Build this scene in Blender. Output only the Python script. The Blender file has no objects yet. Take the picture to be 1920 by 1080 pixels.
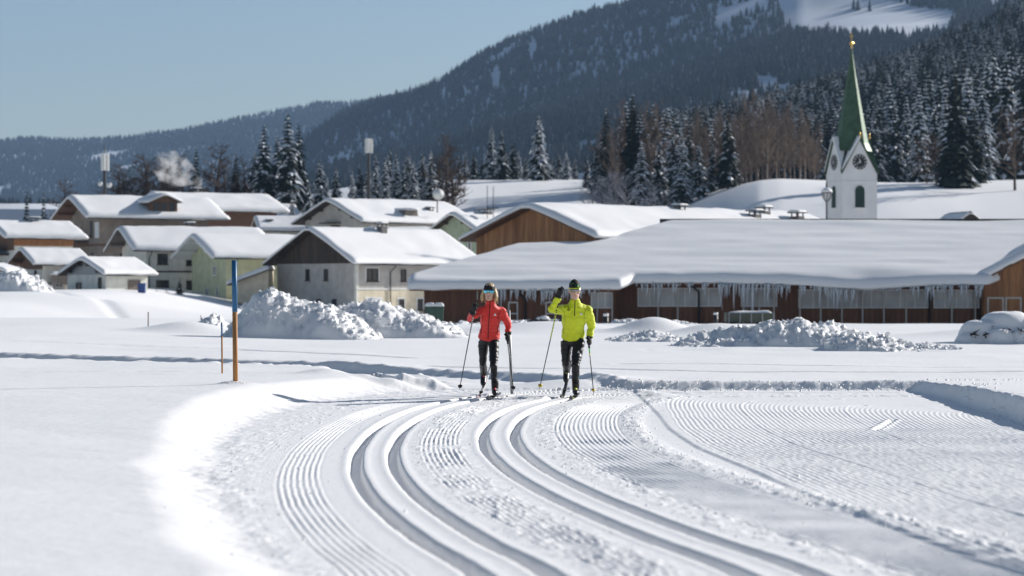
import bpy, math, random
import numpy as np
from mathutils import Vector, Matrix, Euler
from mathutils.bvhtree import BVHTree

R = math.radians
scene = bpy.context.scene
C = scene.collection

# ------------------------------------------------------------------ camera
CAMZ, F = 1.52, 4533.0            # eye height (m), focal length in 1920-px units (85 mm)
cam_d = bpy.data.cameras.new('camera'); cam = bpy.data.objects.new('camera', cam_d); C.objects.link(cam)
cam.location = (0, 0, CAMZ); cam.rotation_euler = (R(90), 0, 0)
cam_d.lens = 85; cam_d.sensor_width = 36; cam_d.clip_start = 0.5; cam_d.clip_end = 30000
cam_d.dof.use_dof = True; cam_d.dof.focus_distance = 33.4; cam_d.dof.aperture_fstop = 2.6
scene.camera = cam

# ------------------------------------------------------------------ sky and sun
SUN_EL, SUN_AZ = R(23.5), R(33)      # azimuth: degrees behind the picture plane, from the right
sdir = Vector((math.cos(SUN_AZ)*math.cos(SUN_EL), math.sin(SUN_AZ)*math.cos(SUN_EL), math.sin(SUN_EL)))
world = bpy.data.worlds.new('World'); scene.world = world; world.use_nodes = True
wn = world.node_tree.nodes; wl = world.node_tree.links; wn.clear()
sky = wn.new('ShaderNodeTexSky'); sky.sky_type = 'NISHITA'; sky.sun_disc = False
sky.sun_elevation = SUN_EL; sky.sun_rotation = R(90) - SUN_AZ
sky.altitude = 900; sky.air_density = 1.0; sky.dust_density = 1.5; sky.ozone_density = 1.3
bg = wn.new('ShaderNodeBackground'); bg.inputs['Strength'].default_value = 0.058
wo = wn.new('ShaderNodeOutputWorld')
wl.new(sky.outputs[0], bg.inputs[0]); wl.new(bg.outputs[0], wo.inputs[0])
sun_d = bpy.data.lights.new('sun', 'SUN'); sun = bpy.data.objects.new('sun', sun_d); C.objects.link(sun)
sun_d.energy = 5.0; sun_d.angle = R(0.53); sun_d.color = (1.0, 0.965, 0.925)
sun.rotation_euler = sdir.to_track_quat('Z', 'Y').to_euler(); sun.location = (60, 30, 60)
scene.view_settings.view_transform = 'Standard'; scene.view_settings.look = 'None'
scene.view_settings.exposure = 0.46; scene.view_settings.gamma = 1.0
scene.view_settings.use_curve_mapping = False
scene.render.engine = 'CYCLES'
cy = scene.cycles
cy.use_denoising = True
cy.max_bounces = 6; cy.diffuse_bounces = 3; cy.glossy_bounces = 3; cy.transparent_max_bounces = 8
cy.volume_bounces = 1; cy.caustics_reflective = False; cy.caustics_refractive = False
cy.sample_clamp_indirect = 6.0

rnd = random.Random(7)

# ------------------------------------------------------------------ noise helpers (numpy)
def ss(a, b, x):
    t = np.clip((np.asarray(x, float)-a)/(b-a), 0, 1); return t*t*(3-2*t)
_tab = np.random.RandomState(5).rand(512, 512)
def vnoise(x, y):
    x = np.asarray(x, float); y = np.asarray(y, float)
    xi = np.floor(x).astype(int); yi = np.floor(y).astype(int)
    fx = x-xi; fy = y-yi; fx = fx*fx*(3-2*fx); fy = fy*fy*(3-2*fy)
    a = _tab[xi & 511, yi & 511]; b = _tab[(xi+1) & 511, yi & 511]
    c = _tab[xi & 511, (yi+1) & 511]; d = _tab[(xi+1) & 511, (yi+1) & 511]
    return (a*(1-fx)+b*fx)*(1-fy)+(c*(1-fx)+d*fx)*fy
def fbm(x, y, o=4, g=.5):
    s = 0; a = 1; n = 0
    for k in range(o):
        s = s+a*(vnoise(x*2**k+17.3*k, y*2**k+9.1*k)-.5); n += a; a *= g
    return s/n*2
def n3(x, y, z):
    return (fbm(x+z*.37, y+z*.71, 3)+fbm(y+31-z*.5, z+x*.23, 3))*.5
def polydist(x, y, pts, signed=True):
    """distance to a polyline; sign < 0 on its left side when walking from first to last point"""
    x = np.asarray(x, float); y = np.asarray(y, float)
    best = np.full(x.shape, 1e9); sg = np.ones(x.shape)
    for (ax, ay), (bx_, by_) in zip(pts[:-1], pts[1:]):
        dx, dy = bx_-ax, by_-ay; L2 = dx*dx+dy*dy
        t = np.clip(((x-ax)*dx+(y-ay)*dy)/L2, 0, 1)
        px, py = x-ax-t*dx, y-ay-t*dy
        d = np.sqrt(px*px+py*py); m = d < best
        best = np.where(m, d, best)
        sg = np.where(m, np.where(dx*py-dy*px > 0, -1., 1.), sg)
    return best*sg if signed else best
def spline(pts, n=8):
    pts = [np.array(p, float) for p in pts]; out = []
    P = [2*pts[0]-pts[1]]+pts+[2*pts[-1]-pts[-2]]
    for i in range(1, len(P)-2):
        for k in range(n):
            t = k/n
            out.append(.5*((2*P[i])+(-P[i-1]+P[i+1])*t+(2*P[i-1]-5*P[i]+4*P[i+1]-P[i+2])*t*t+(-P[i-1]+3*P[i]-3*P[i+1]+P[i+2])*t**3))
    out.append(P[-2]); return out

# ------------------------------------------------------------------ object helpers
def mesh_obj(name, verts, faces, mat, parent=None, smooth=False, link=True):
    me = bpy.data.meshes.new(name); me.from_pydata([tuple(map(float, v)) for v in verts], [], faces)
    if smooth: me.polygons.foreach_set('use_smooth', [True]*len(me.polygons))
    me.update()
    if mat: me.materials.append(mat)
    o = bpy.data.objects.new(name, me)
    if link: C.objects.link(o)
    if parent: o.parent = parent
    return o
def grid_obj(name, V, nr, nc, mat, parent=None):
    """big grid from a (nr*nc,3) array"""
    me = bpy.data.meshes.new(name)
    i = np.arange(nr*nc).reshape(nr, nc)
    q = np.stack([i[:-1, :-1], i[:-1, 1:], i[1:, 1:], i[1:, :-1]], -1).reshape(-1, 4)
    me.vertices.add(nr*nc); me.vertices.foreach_set('co', V.astype(np.float32).ravel())
    me.loops.add(q.size); me.loops.foreach_set('vertex_index', q.ravel().astype(np.int32))
    me.polygons.add(len(q)); me.polygons.foreach_set('loop_start', np.arange(0, q.size, 4, dtype=np.int32))
    me.polygons.foreach_set('loop_total', np.full(len(q), 4, np.int32))
    me.polygons.foreach_set('use_smooth', np.ones(len(q), bool))
    me.update(calc_edges=True); me.materials.append(mat)
    o = bpy.data.objects.new(name, me); C.objects.link(o)
    if parent: o.parent = parent
    return o
def empty(name, loc=(0, 0, 0), rz=0.0):
    o = bpy.data.objects.new(name, None); C.objects.link(o)
    o.location = loc; o.rotation_euler = (0, 0, rz); o.empty_display_size = .2
    return o
def tag(o, label=None, cat=None, group=None, kind=None):
    if label: o['label'] = label
    if cat: o['category'] = cat
    if group: o['group'] = group
    if kind: o['kind'] = kind
    return o
class MB:
    def __init__(s): s.v = []; s.f = []
    def add(s, vs, fs):
        b = len(s.v); s.v += [tuple(v) for v in vs]; s.f += [tuple(b+i for i in f) for f in fs]; return s
    def box(s, x0, x1, y0, y1, z0, z1):
        return s.add([(x0, y0, z0), (x1, y0, z0), (x1, y1, z0), (x0, y1, z0), (x0, y0, z1), (x1, y0, z1), (x1, y1, z1), (x0, y1, z1)],
                     [(0, 3, 2, 1), (4, 5, 6, 7), (0, 1, 5, 4), (1, 2, 6, 5), (2, 3, 7, 6), (3, 0, 4, 7)])
    def tube(s, pts, rad, n=8, cap=True, flat=1.0, up=(0, 0, 1)):
        pts = [Vector(p) for p in pts]; k = len(pts)
        if not hasattr(rad, '__len__'): rad = [rad]*k
        rings = []; prev = None
        for i, p in enumerate(pts):
            d = (pts[min(i+1, k-1)]-pts[max(i-1, 0)])
            d = d.normalized() if d.length > 1e-9 else Vector((0, 0, 1))
            if prev is None:
                a = Vector(up) if abs(d.dot(Vector(up))) < .95 else Vector((1, 0, 0))
                u = d.cross(a).normalized()
            else:
                u = prev-d*prev.dot(d)
                u = u.normalized() if u.length > 1e-6 else d.orthogonal().normalized()
            prev = u; w = d.cross(u)
            r = rad[i]; ra, rb = (r if hasattr(r, '__len__') else (r, r*flat))
            rings.append([p+u*(ra*math.cos(2*math.pi*j/n))+w*(rb*math.sin(2*math.pi*j/n)) for j in range(n)])
        vs = [q for r_ in rings for q in r_]; fs = []
        for i in range(k-1):
            for j in range(n):
                fs.append((i*n+j, i*n+(j+1) % n, (i+1)*n+(j+1) % n, (i+1)*n+j))
        if cap: fs += [tuple(range(n-1, -1, -1)), tuple((k-1)*n+j for j in range(n))]
        return s.add(vs, fs)
    def prism(s, poly, y0, y1):           # poly in (x,z), extruded along y
        n = len(poly)
        return s.add([(x, y0, z) for x, z in poly]+[(x, y1, z) for x, z in poly],
                     [tuple(range(n)), tuple(range(2*n-1, n-1, -1))]+[(i, n+i, n+(i+1) % n, (i+1) % n) for i in range(n)])
    def prismx(s, poly, x0, x1):          # poly in (y,z), extruded along x
        n = len(poly)
        return s.add([(x0, y, z) for y, z in poly]+[(x1, y, z) for y, z in poly],
                     [tuple(range(n)), tuple(range(2*n-1, n-1, -1))]+[(i, n+i, n+(i+1) % n, (i+1) % n) for i in range(n)])
    def ball(s, c, r, seg=12, ring=8):
        r = r if hasattr(r, '__len__') else (r, r, r)
        vs = []
        for i in range(ring+1):
            a = math.pi*i/ring
            for j in range(seg):
                b = 2*math.pi*j/seg
                vs.append((c[0]+r[0]*math.sin(a)*math.cos(b), c[1]+r[1]*math.sin(a)*math.sin(b), c[2]+r[2]*math.cos(a)))
        fs = [(i*seg+j, (i+1)*seg+j, (i+1)*seg+(j+1) % seg, i*seg+(j+1) % seg) for i in range(ring) for j in range(seg)]
        return s.add(vs, fs)
    def lathe(s, prof, c=(0, 0), n=16):
        vs = [(c[0]+r*math.cos(2*math.pi*j/n), c[1]+r*math.sin(2*math.pi*j/n), z) for r, z in prof for j in range(n)]
        k = len(prof)
        fs = [(i*n+j, i*n+(j+1) % n, (i+1)*n+(j+1) % n, (i+1)*n+j) for i in range(k-1) for j in range(n)]
        fs += [tuple(range(n-1, -1, -1)), tuple((k-1)*n+j for j in range(n))]
        return s.add(vs, fs)
    def build(s, name, mat, parent=None, smooth=False): return mesh_obj(name, s.v, s.f, mat, parent, smooth)
def W_(px, py, Y): return Vector(((px-960)/F*Y, Y, CAMZ-(py-540)/F*Y))
def X_(px, Y): return (px-960)/F*Y
def Z_(py, Y): return CAMZ-(py-540)/F*Y

# ------------------------------------------------------------------ materials
_mats = {}
def mat(name, col, rough=.7, var=.12, scale=6., bump=0., bscale=30., metal=0., stretch=None, spec=.5, col2=None, coat=0., sheen=0.):
    if name in _mats: return _mats[name]
    m = bpy.data.materials.new(name); m.use_nodes = True; _mats[name] = m
    nt = m.node_tree; N = nt.nodes; L = nt.links; b = N['Principled BSDF']
    b.inputs['Roughness'].default_value = rough; b.inputs['Metallic'].default_value = metal
    b.inputs['Specular IOR Level'].default_value = spec
    if coat: b.inputs['Coat Weight'].default_value = coat
    if sheen: b.inputs['Sheen Weight'].default_value = sheen
    tc = N.new('ShaderNodeTexCoord'); mp = N.new('ShaderNodeMapping'); L.new(tc.outputs['Object'], mp.inputs[0])
    if stretch: mp.inputs['Scale'].default_value = stretch
    if var or col2:
        n = N.new('ShaderNodeTexNoise'); n.inputs['Scale'].default_value = scale; n.inputs['Detail'].default_value = 5
        L.new(mp.outputs[0], n.inputs['Vector'])
        r = N.new('ShaderNodeValToRGB'); L.new(n.outputs['Fac'], r.inputs[0])
        c2 = col2 or tuple(min(1, c*(1+var)) for c in col)
        c1 = col if col2 else tuple(c*(1-var) for c in col)
        r.color_ramp.elements[0].color = (*c1, 1); r.color_ramp.elements[1].color = (*c2, 1)
        r.color_ramp.elements[0].position = .3; r.color_ramp.elements[1].position = .7
        L.new(r.outputs[0], b.inputs['Base Color'])
    else: b.inputs['Base Color'].default_value = (*col, 1)
    if bump:
        n2 = N.new('ShaderNodeTexNoise'); n2.inputs['Scale'].default_value = bscale; n2.inputs['Detail'].default_value = 4
        L.new(mp.outputs[0], n2.inputs['Vector'])
        bp = N.new('ShaderNodeBump'); bp.inputs['Strength'].default_value = bump; bp.inputs['Distance'].default_value = .02
        L.new(n2.outputs['Fac'], bp.inputs['Height']); L.new(bp.outputs[0], b.inputs['Normal'])
    return m
def snow_mat(name, col=(.89, .885, .88), bump=.35, s1=55., s2=9., glint=True):
    m = bpy.data.materials.new(name); m.use_nodes = True; nt = m.node_tree; N = nt.nodes; L = nt.links
    b = N['Principled BSDF']; b.inputs['Roughness'].default_value = .62; b.inputs['Specular IOR Level'].default_value = .35
    tc = N.new('ShaderNodeTexCoord')
    n1 = N.new('ShaderNodeTexNoise'); n1.inputs['Scale'].default_value = s1; n1.inputs['Detail'].default_value = 6; n1.inputs['Roughness'].default_value = .7
    n2 = N.new('ShaderNodeTexNoise'); n2.inputs['Scale'].default_value = s2; n2.inputs['Detail'].default_value = 4
    for n in (n1, n2): L.new(tc.outputs['Object'], n.inputs['Vector'])
    mx = N.new('ShaderNodeMath'); mx.operation = 'MULTIPLY_ADD'; mx.inputs[1].default_value = .35
    L.new(n1.outputs['Fac'], mx.inputs[0]); L.new(n2.outputs['Fac'], mx.inputs[2])
    bp = N.new('ShaderNodeBump'); bp.inputs['Strength'].default_value = bump; bp.inputs['Distance'].default_value = .02
    L.new(mx.outputs[0], bp.inputs['Height']); L.new(bp.outputs[0], b.inputs['Normal'])
    r = N.new('ShaderNodeValToRGB'); L.new(n2.outputs['Fac'], r.inputs[0])
    r.color_ramp.elements[0].color = (*[c*.96 for c in col], 1); r.color_ramp.elements[1].color = (*col, 1)
    L.new(r.outputs[0], b.inputs['Base Color'])
    if glint:   # single ice crystals that mirror the sun
        v = N.new('ShaderNodeTexVoronoi'); v.inputs['Scale'].default_value = 16
        L.new(tc.outputs['Object'], v.inputs['Vector'])
        lt = N.new('ShaderNodeMath'); lt.operation = 'LESS_THAN'; lt.inputs[1].default_value = .05
        L.new(v.outputs['Distance'], lt.inputs[0])
        mr = N.new('ShaderNodeMapRange'); mr.inputs['To Min'].default_value = .62; mr.inputs['To Max'].default_value = .18
        L.new(lt.outputs[0], mr.inputs['Value']); L.new(mr.outputs[0], b.inputs['Roughness'])
    _mats[name] = m
    return m
SNOW = snow_mat('snow'); ROOFSNOW = snow_mat('roof_snow_mat', (.88, .875, .87), .25, 12., 1.6, False)
PILESNOW = snow_mat('pile_snow', (.84, .84, .84), .5, 25., 5., False)
TREESNOW = snow_mat('tree_snow', (.80, .83, .88), .3, 8., 2., False)

# ------------------------------------------------------------------ terrain
BASE = spline([(1.55, 8), (1.19, 11), (.87, 12.7), (.58, 14.6), (.36, 16.4), (.15, 18.6), (.02, 20.5), (-.09, 22.6), (-.14, 25.2), (-.1, 27.2),
               (0, 29), (.18, 30.7), (.48, 32.3), (.88, 33.6), (1.6, 34.5), (3, 34.9), (7, 35), (14, 35)], 6)
TR2 = spline([(-60, 49), (-30, 47.5), (-12, 45.3), (-6, 43.6), (-2.6, 40.8), (-.4, 37.6), (.9, 34.2)], 6)
TR3 = spline([(-9.5, 84), (-12, 104), (-17, 125), (-29, 178), (-48, 240), (-75, 320)], 5)
EDGE = [(2.6, 8), (2.2, 11.5), (1.93, 15.2), (1.84, 19.2), (1.7, 22.6), (1.66, 26), (1.72, 29), (1.8, 40)]
def course(x, y):
    """lateral offset from the classic-track pair and how far a point lies outside the groomed course (m)"""
    t = polydist(x, y, BASE)
    xe = np.interp(y, [8, 13, 20, 26.5, 31, 33.5, 36], [5.3, 5.4, 5.5, 5.58, 5.68, 5.72, 5.8])
    wob = .10*fbm(x*.6, y*.6, 2)
    dl = np.interp(y, [10, 13, 20, 26.5, 30], [-2.1, -2.2, -2.45, -2.8, -2.85])-t
    dl = np.where((y > 33) & (t < 0), np.minimum(dl, -1.6-x+.2*(36-y)), dl)
    dr = x-xe
    df = y-35.55-.35*ss(1.2, -1.5, x)
    df = np.where(x < -1.6, df-5*ss(-1.6, -3, x), df)
    d = np.maximum(np.maximum(dl, dr), df)
    return t, d+wob, dl, dr, df
def Zfar(x, y):
    z = .14+.10*ss(-1, -3.2, x)*ss(60, 36, y)*(.25+.75*ss(18, 30, y))
    z = z+.13*ss(3.5, 6.2, x)*ss(38.5, 28.5, y)
    z = z+.22*ss(-4, -16, x)*ss(38, 50, y)                       # the left field swells a little
    lx = x+.0
    dip = ss(88, 170, y)*(ss(-42, -20, lx))
    z = z-1.65*dip
    z = z+1.0*ss(120, 260, y)*(1-ss(-42, -26, lx))
    # hills behind the village
    xs = x/np.maximum(y, 1)*450
    hh = np.interp(xs, [-400, -95, -60, -46, -30, -11, 14, 25, 33, 41, 50, 62, 80, 95, 130, 400], [8, 8, 10, 16, 21, 23.5, 23.5, 19, 19.5, 20.5, 21.5, 22, 22.5, 23, 25, 30])
    ra = np.interp(xs, [18, 46], [312, 258]); rb = np.interp(xs, [18, 46], [470, 445])
    z = z+hh*ss(0, 1, (y-ra)/(rb-ra))+ss(470, 900, y)*14
    bump_ = 1.9*np.exp(-((xs-46)/15)**2-((y-405)/34)**2)+1.2*np.exp(-((xs-70)/16)**2-((y-380)/25)**2)
    z = z+bump_
    z = z+(.05*fbm(x*.22, y*.16, 3))*ss(33, 40, y)+.35*fbm(x*.03, y*.03, 3)*ss(110, 200, y)+1.6*fbm(x*.015+3, y*.012, 3)*ss(320, 420, y)
    return z
def Zg(x, y, fine=True):
    x = np.asarray(x, float); y = np.asarray(y, float)
    ft = .23*(1-ss(9, 26, y))
    zf = Zfar(x, y)*(1-.42*ss(0, -1.5, x)*ss(30, 19, y))+ft+.02*fbm(x*.6, y*.5, 4)*(y < 60)
    near = (y < 44) & (y > 4) & (x > -12) & (x < 14)
    z = zf.copy()
    if near.any():
        xn, yn = x[near], y[near]; f_ = ft[near]
        t, d, dl, dr, df = course(xn, yn)
        steep = np.where(dl >= np.maximum(dr, df), np.interp(yn, [14, 24, 30], [.55, .75, .95]), .26)
        up = ss(0, 1, d/steep)
        zn = f_+(zf[near]-f_)*up
        soft = (dl >= np.maximum(dr, df))
        zn = zn+np.where(soft, .020, .028)*fbm(xn*5, yn*5, 4)*np.exp(-((d-.15)/.28)**2)*np.where(yn > 15, 1, .6)+.012*np.clip(fbm(xn*11+5, yn*8, 3), 0, 1)*np.exp(-((d+.05)/.2)**2)*soft
        inside = 1-ss(-.05, .1, d)
        if fine:
            g = 0
            k = inside*(1-ss(34.3, 35.2, yn)*ss(.8, 1.6, xn))
            wv = .004*fbm(xn*1.3, yn*1.1, 2)
            for tc in (-1.34, -1.02, -.16, .16):
                a = np.abs(t+wv-tc)+.005*fbm(xn*22+tc*9, yn*7, 3); g = g-.078*(1-ss(.042, .060, a))*(1+.12*fbm(xn*9, yn*5+tc, 3)); g = g+.004*np.exp(-((a-.09)/.03)**2)
            zn = zn+g*k
            # corduroy strips of the groomer
            rough = .5+.5*fbm(xn*1.7, yn*.7, 3)
            def band(a, b, s=.05): return ss(a, a+s, t)*(1-ss(b-s, b, t))
            def cord(a, b, p, amp, m=1): return amp*np.sin(2*math.pi*(t+.006*fbm(xn*5, yn*2, 3))/p)*band(a, b)*m
            k2 = inside*(1-ss(31, 34.2, yn))
            nz = np.clip(fbm(xn*2.2+9, yn*1.1, 3)+.55, 0, 1)
            zn = zn+k2*(cord(-1.98, -1.60, .046, .0052, .5+.5*nz)+cord(-.80, -.38, .046, .0065, nz)+cord(.55, 1.32, .05, .0062, .35+.65*nz)+cord(-2.5, -2.05, .05, .0008, nz))
            fine_n = fbm(xn*13, yn*9, 3)
            zn = zn+inside*.017*np.clip(fine_n+.1, 0, 1)*(band(-.92, -.26, .2)+band(.27, .75, .2)+band(-2.75, -1.95, .3)*.8+band(1.28, 1.62, .1)*1.3)
            zn = zn+inside*.012*np.exp(-((t-1.45)/.12)**2)
            # wide skating lane on the right
            xe = np.interp(yn, [p[1] for p in EDGE], [p[0] for p in EDGE])
            a_, b_ = xn-xe, (34.9-yn)*.8
            sm = .5*(a_+b_-np.sqrt((a_-b_)**2+2.2))
            ax = .5*(1-(a_-b_)/np.sqrt((a_-b_)**2+2.2))
            lane = ss(0, .06, a_)*inside
            zn = zn+lane*.014
            pas = np.floor(sm/1.15); nz2 = .65+.35*fbm(xn*.9, yn*.8+4, 3)
            zn = zn+lane*.0050*np.sin(2*math.pi*(sm+.010*fbm(xn*2.2, yn*1.2+7, 3))/.055)*ax**2*nz2*ss(.02, .1, sm)
            pr = np.abs((sm+.2) % 1.15-.57)
            zn = zn+lane*.006*np.exp(-((pr-.57)/.015)**2)*ax*nz2
            zn = zn+lane*.006*fbm(xn*1.2, yn*.6, 3)+lane*.0045*fbm(xn*17, yn*6, 3)*ss(30, 22, yn)+lane*.004*np.clip(fbm(xn*3+1, yn*2, 4)-.1, 0, 1)
            for (x0, y0, x1, y1) in ((3.85, 25.6, 4.35, 27.6), (3.55, 29.6, 4.5, 30.9), (3.2, 31.9, 4.4, 32.7)):      # skate marks
                dd = polydist(xn, yn, [(x0, y0), (x1, y1)], False); zn = zn-.016*(1-ss(.01, .05, dd))+.010*np.exp(-((dd-.06)/.025)**2)
        z[near] = zn
    # trail coming in from the left and the one across the far field
    m = (y > 33) & (y < 60) & (x < 3)
    if m.any():
        d2 = polydist(x[m], y[m], TR2, False)
        w2 = (1-ss(1.0, 1.28+.1*fbm(x[m]*2, y[m]*2, 3), d2))
        z[m] = z[m]*(1-w2)+w2*np.minimum(z[m], .02+.10*ss(-3, -12, x[m]))+.05*fbm(x[m]*4, y[m]*4, 3)*np.exp(-((d2-1.2)/.25)**2)
    m = (y > 75) & (y < 330) & (x < -4)
    if m.any():
        d3 = polydist(x[m], y[m], TR3, False)
        z[m] = z[m]-.14*(1-ss(.3, .7, d3))
    # thin ski lines over the far field
    m = (y > 37) & (y < 75)
    if m.any():
        for ln in ([(2, 44), (7, 42.5), (14, 43)], [(-1.5, 43), (3, 40.5), (9, 39.5)], [(3, 54), (16, 51)], [(-14, 57), (-6, 52), (-2, 47)]):
            dd = polydist(x[m], y[m], ln, False); z[m] = z[m]-.05*(1-ss(.05, .2, dd))
    # lumps and low drifts
    for (bx_, by_, r, h) in ((-1.75, 35.9, .30, .16), (-2.15, 36.1, .22, .09), (-2.8, 36.3, .35, .07), (-1.1, 37.0, .5, .08), (.95, 36.6, .9, .12),
                             (-3.68, 32.2, .20, .035), (4.3, 73, 1.1, .5), (6.0, 70, 1.4, .35), (-3.3, 70, 1.5, .35), (1.2, 76, 2.5, .35), (-9.5, 71, 1.3, .3), (14, 66, 3, .3),
                             (-30, 190, 9, .8), (-17, 150, 7, .6)):
        z = z+h*np.exp(-((x-bx_)**2+(y-by_)**2)/(r*r))
    return z
def ground_z(x, y): return float(Zg(np.array([x]), np.array([y]), False)[0])
PX0, PX1, PY0, PY1 = -9.0, 9.0, 8.6, 37.0
rows = np.concatenate([np.arange(-60, 4, 4), np.arange(4, 36, .25), np.arange(36, 52, .09), np.arange(52, 110, .35), 110*1.0125**np.arange(0, 190)])
rows = rows[rows < 1100]
cu = np.concatenate([-np.geomspace(3.2, .30, 30), np.linspace(-.29, .29, 430), np.geomspace(.30, 3.2, 30)])
gx = cu[None, :]*(np.maximum(rows, 0)[:, None]+8); gy = np.repeat(rows[:, None], len(cu), 1)
gz = Zg(gx.ravel(), gy.ravel(), False).reshape(gx.shape)
ins = (gx > PX0+.25) & (gx < PX1-.25) & (gy > PY0+.3) & (gy < PY1-.2)
gz = np.where(ins, gz-.45, gz)
ground = grid_obj('ground', np.stack([gx, gy, gz], -1).reshape(-1, 3), len(rows), len(cu), SNOW)
tag(ground, kind='structure', label='snow covered valley floor around the village')
px_ = np.concatenate([np.arange(PX0, -3.3, .045), np.arange(-3.3, 6.3, .0095), np.arange(6.3, PX1+.001, .045)]); py_ = PY0+(PY1-PY0)*np.linspace(0, 1, 520)**1.12
tx, ty = np.meshgrid(px_, py_); tz = Zg(tx.ravel(), ty.ravel()).reshape(tx.shape)
tz[0] -= .1; tz[-1] -= .06; tz[:, 0] -= .06; tz[:, -1] -= .06
trail = grid_obj('ski_trail', np.stack([tx, ty, tz], -1).reshape(-1, 3), len(py_), len(px_), SNOW)
tag(trail, kind='structure', label='groomed cross country trail with two pairs of classic tracks')
tzs = tz
def trail_z(x, y):
    i = int(np.clip(np.searchsorted(py_, y), 1, len(py_)-2)); j = int(np.clip(np.searchsorted(px_, x), 0, len(px_)-1))
    return float(tz[i, j])

# ------------------------------------------------------------------ tree builders (unit height 1 m, scaled when placed)
CONIF = mat('spruce_needles', (.016, .027, .019), .85, .45, 9., spec=.2)
LARCH = mat('bare_twigs', (.10, .066, .046), .9, .3, 6., spec=.1)
BIRCH = mat('bare_birch', (.19, .145, .115), .9, .3, 6., spec=.1)
FROST = mat('frosted_twigs', (.33, .33, .36), .9, .3, 6., spec=.1)
BTRUNK = mat('birch_trunk', (.20, .165, .14), .9, .3, 6., spec=.1)
BARK = mat('bark', (.05, .036, .028), .95, .35, 12.)
def make_conifer(seed, snow=.5, slim=1.0):
    r = random.Random(seed); cr, sn, tr = MB(), MB(), MB()
    tr.tube([(0, 0, -.03), (0, 0, .1), (0, 0, .6), (0, 0, .97)], [.018, .014, .007, .002], 6)
    nl = 27; R0 = .205*slim*r.uniform(.9, 1.1)
    for l in range(nl):
        q = (l+.3)/nl; z = .07+.91*q**.95; rad = R0*(1-q)**.82*r.uniform(.82, 1.12)+.006
        m = int(6+6*(1-q)); a0 = r.random()*7
        for b in range(m):
            a = a0+2*math.pi*(b+r.uniform(-.3, .3))/m; rl = rad*r.uniform(.6, 1.18); c_, s_ = math.cos(a), math.sin(a)
            dr = rl*(.42+.25*(1-q))*r.uniform(.7, 1.3); w = rl*r.uniform(.24, .34)+.004; up = rl*.10
            ns = 4; L_, M_, R_ = [], [], []
            for k in range(ns+1):
                t = k/ns; x = .1*rl+rl*.9*t; zz = z+up*math.sin(t*2.2)-dr*t*t; ww = w*(math.sin(min(1, t*1.25+.12)*math.pi)**.7)*(1 if k < ns else .1)*r.uniform(.6, 1.3)
                j = r.uniform(-.15, .15)*w
                M_.append((x*c_-j*s_, x*s_+j*c_, zz)); hang = .55*ww+.012*r.random()
                L_.append((x*c_-(j+ww)*s_, x*s_+(j+ww)*c_, zz-hang*r.uniform(.6, 1.4))); R_.append((x*c_-(j-ww)*s_, x*s_+(j-ww)*c_, zz-hang*r.uniform(.6, 1.4)))
            vs = L_+M_+R_; n = ns+1; fs = []
            for k in range(ns): fs += [(k, k+1, n+k+1, n+k), (n+k, n+k+1, 2*n+k+1, 2*n+k)]
            cr.add(vs, fs)
            if r.random() < snow*(.55+.5*(1-abs(q-.5))):
                k0 = r.choice((1, 1, 2)); vs = []; fs = []
                for k in range(k0, ns+1):
                    for A, f in ((L_, .62), (M_, 0), (R_, .62)):
                        p = [M_[k][i]+(A[k][i]-M_[k][i])*f for i in range(3)]; p[2] += .0075 if A is M_ else .003; vs.append(p)
                nn = ns+1-k0
                for k in range(nn-1): fs += [(3*k, 3*k+1, 3*k+4, 3*k+3), (3*k+1, 3*k+2, 3*k+5, 3*k+4)]
                sn.add(vs, fs)
    return cr, sn, tr
def make_bare(seed, spread=.2, n1=26, up=.9, droop=0., bottom=.18):
    r = random.Random(seed); cr, tr = MB(), MB()
    lean = [r.uniform(-.02, .02), r.uniform(-.02, .02)]
    tp = [(lean[0]*t*t*3+.004*math.sin(t*9+seed), lean[1]*t*t*3, t) for t in [-.03, 0, .15, .3, .45, .6, .75, .88, 1.0]]
    tr.tube(tp, [.020, .018, .0155, .013, .011, .009, .006, .003, .001], 5)
    def at(t):
        for a, b in zip(tp[:-1], tp[1:]):
            if a[2] <= t <= b[2]:
                f = (t-a[2])/(b[2]-a[2]); return Vector([a[i]+(b[i]-a[i])*f for i in range(3)])
        return Vector(tp[-1])
    def twig(p, d, ln, rad, dep):
        pts = [p]; d = d.normalized()
        for k in range(3):
            d = (d+Vector((r.uniform(-.22, .22), r.uniform(-.22, .22), r.uniform(-.1, .2)-droop))).normalized(); pts.append(pts[-1]+d*ln/3)
        cr.tube(pts, [rad, rad*.75, rad*.5, rad*.2], 3, cap=False)
        if dep:
            for k in range(4 if dep == 2 else 3):
                i = r.choice((1, 1, 2, 2, 3)); a = r.random()*6.28; v = Vector((math.cos(a), math.sin(a), r.uniform(-.1, .9)))
                twig(pts[i], (d+v*.9), ln*r.uniform(.4, .62), rad*.55, dep-1)
    for k in range(n1):
        t = bottom+(.97-bottom)*(k+r.random())/n1; a = r.random()*6.28; ln = spread*(1-((t-bottom)/(1-bottom))**1.6*.75)*r.uniform(.7, 1.2)
        twig(at(t), Vector((math.cos(a), math.sin(a), up*r.uniform(.6, 1.3))), ln, .0075*(1.1-t)+.0022, 2)
    return cr, tr

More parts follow.
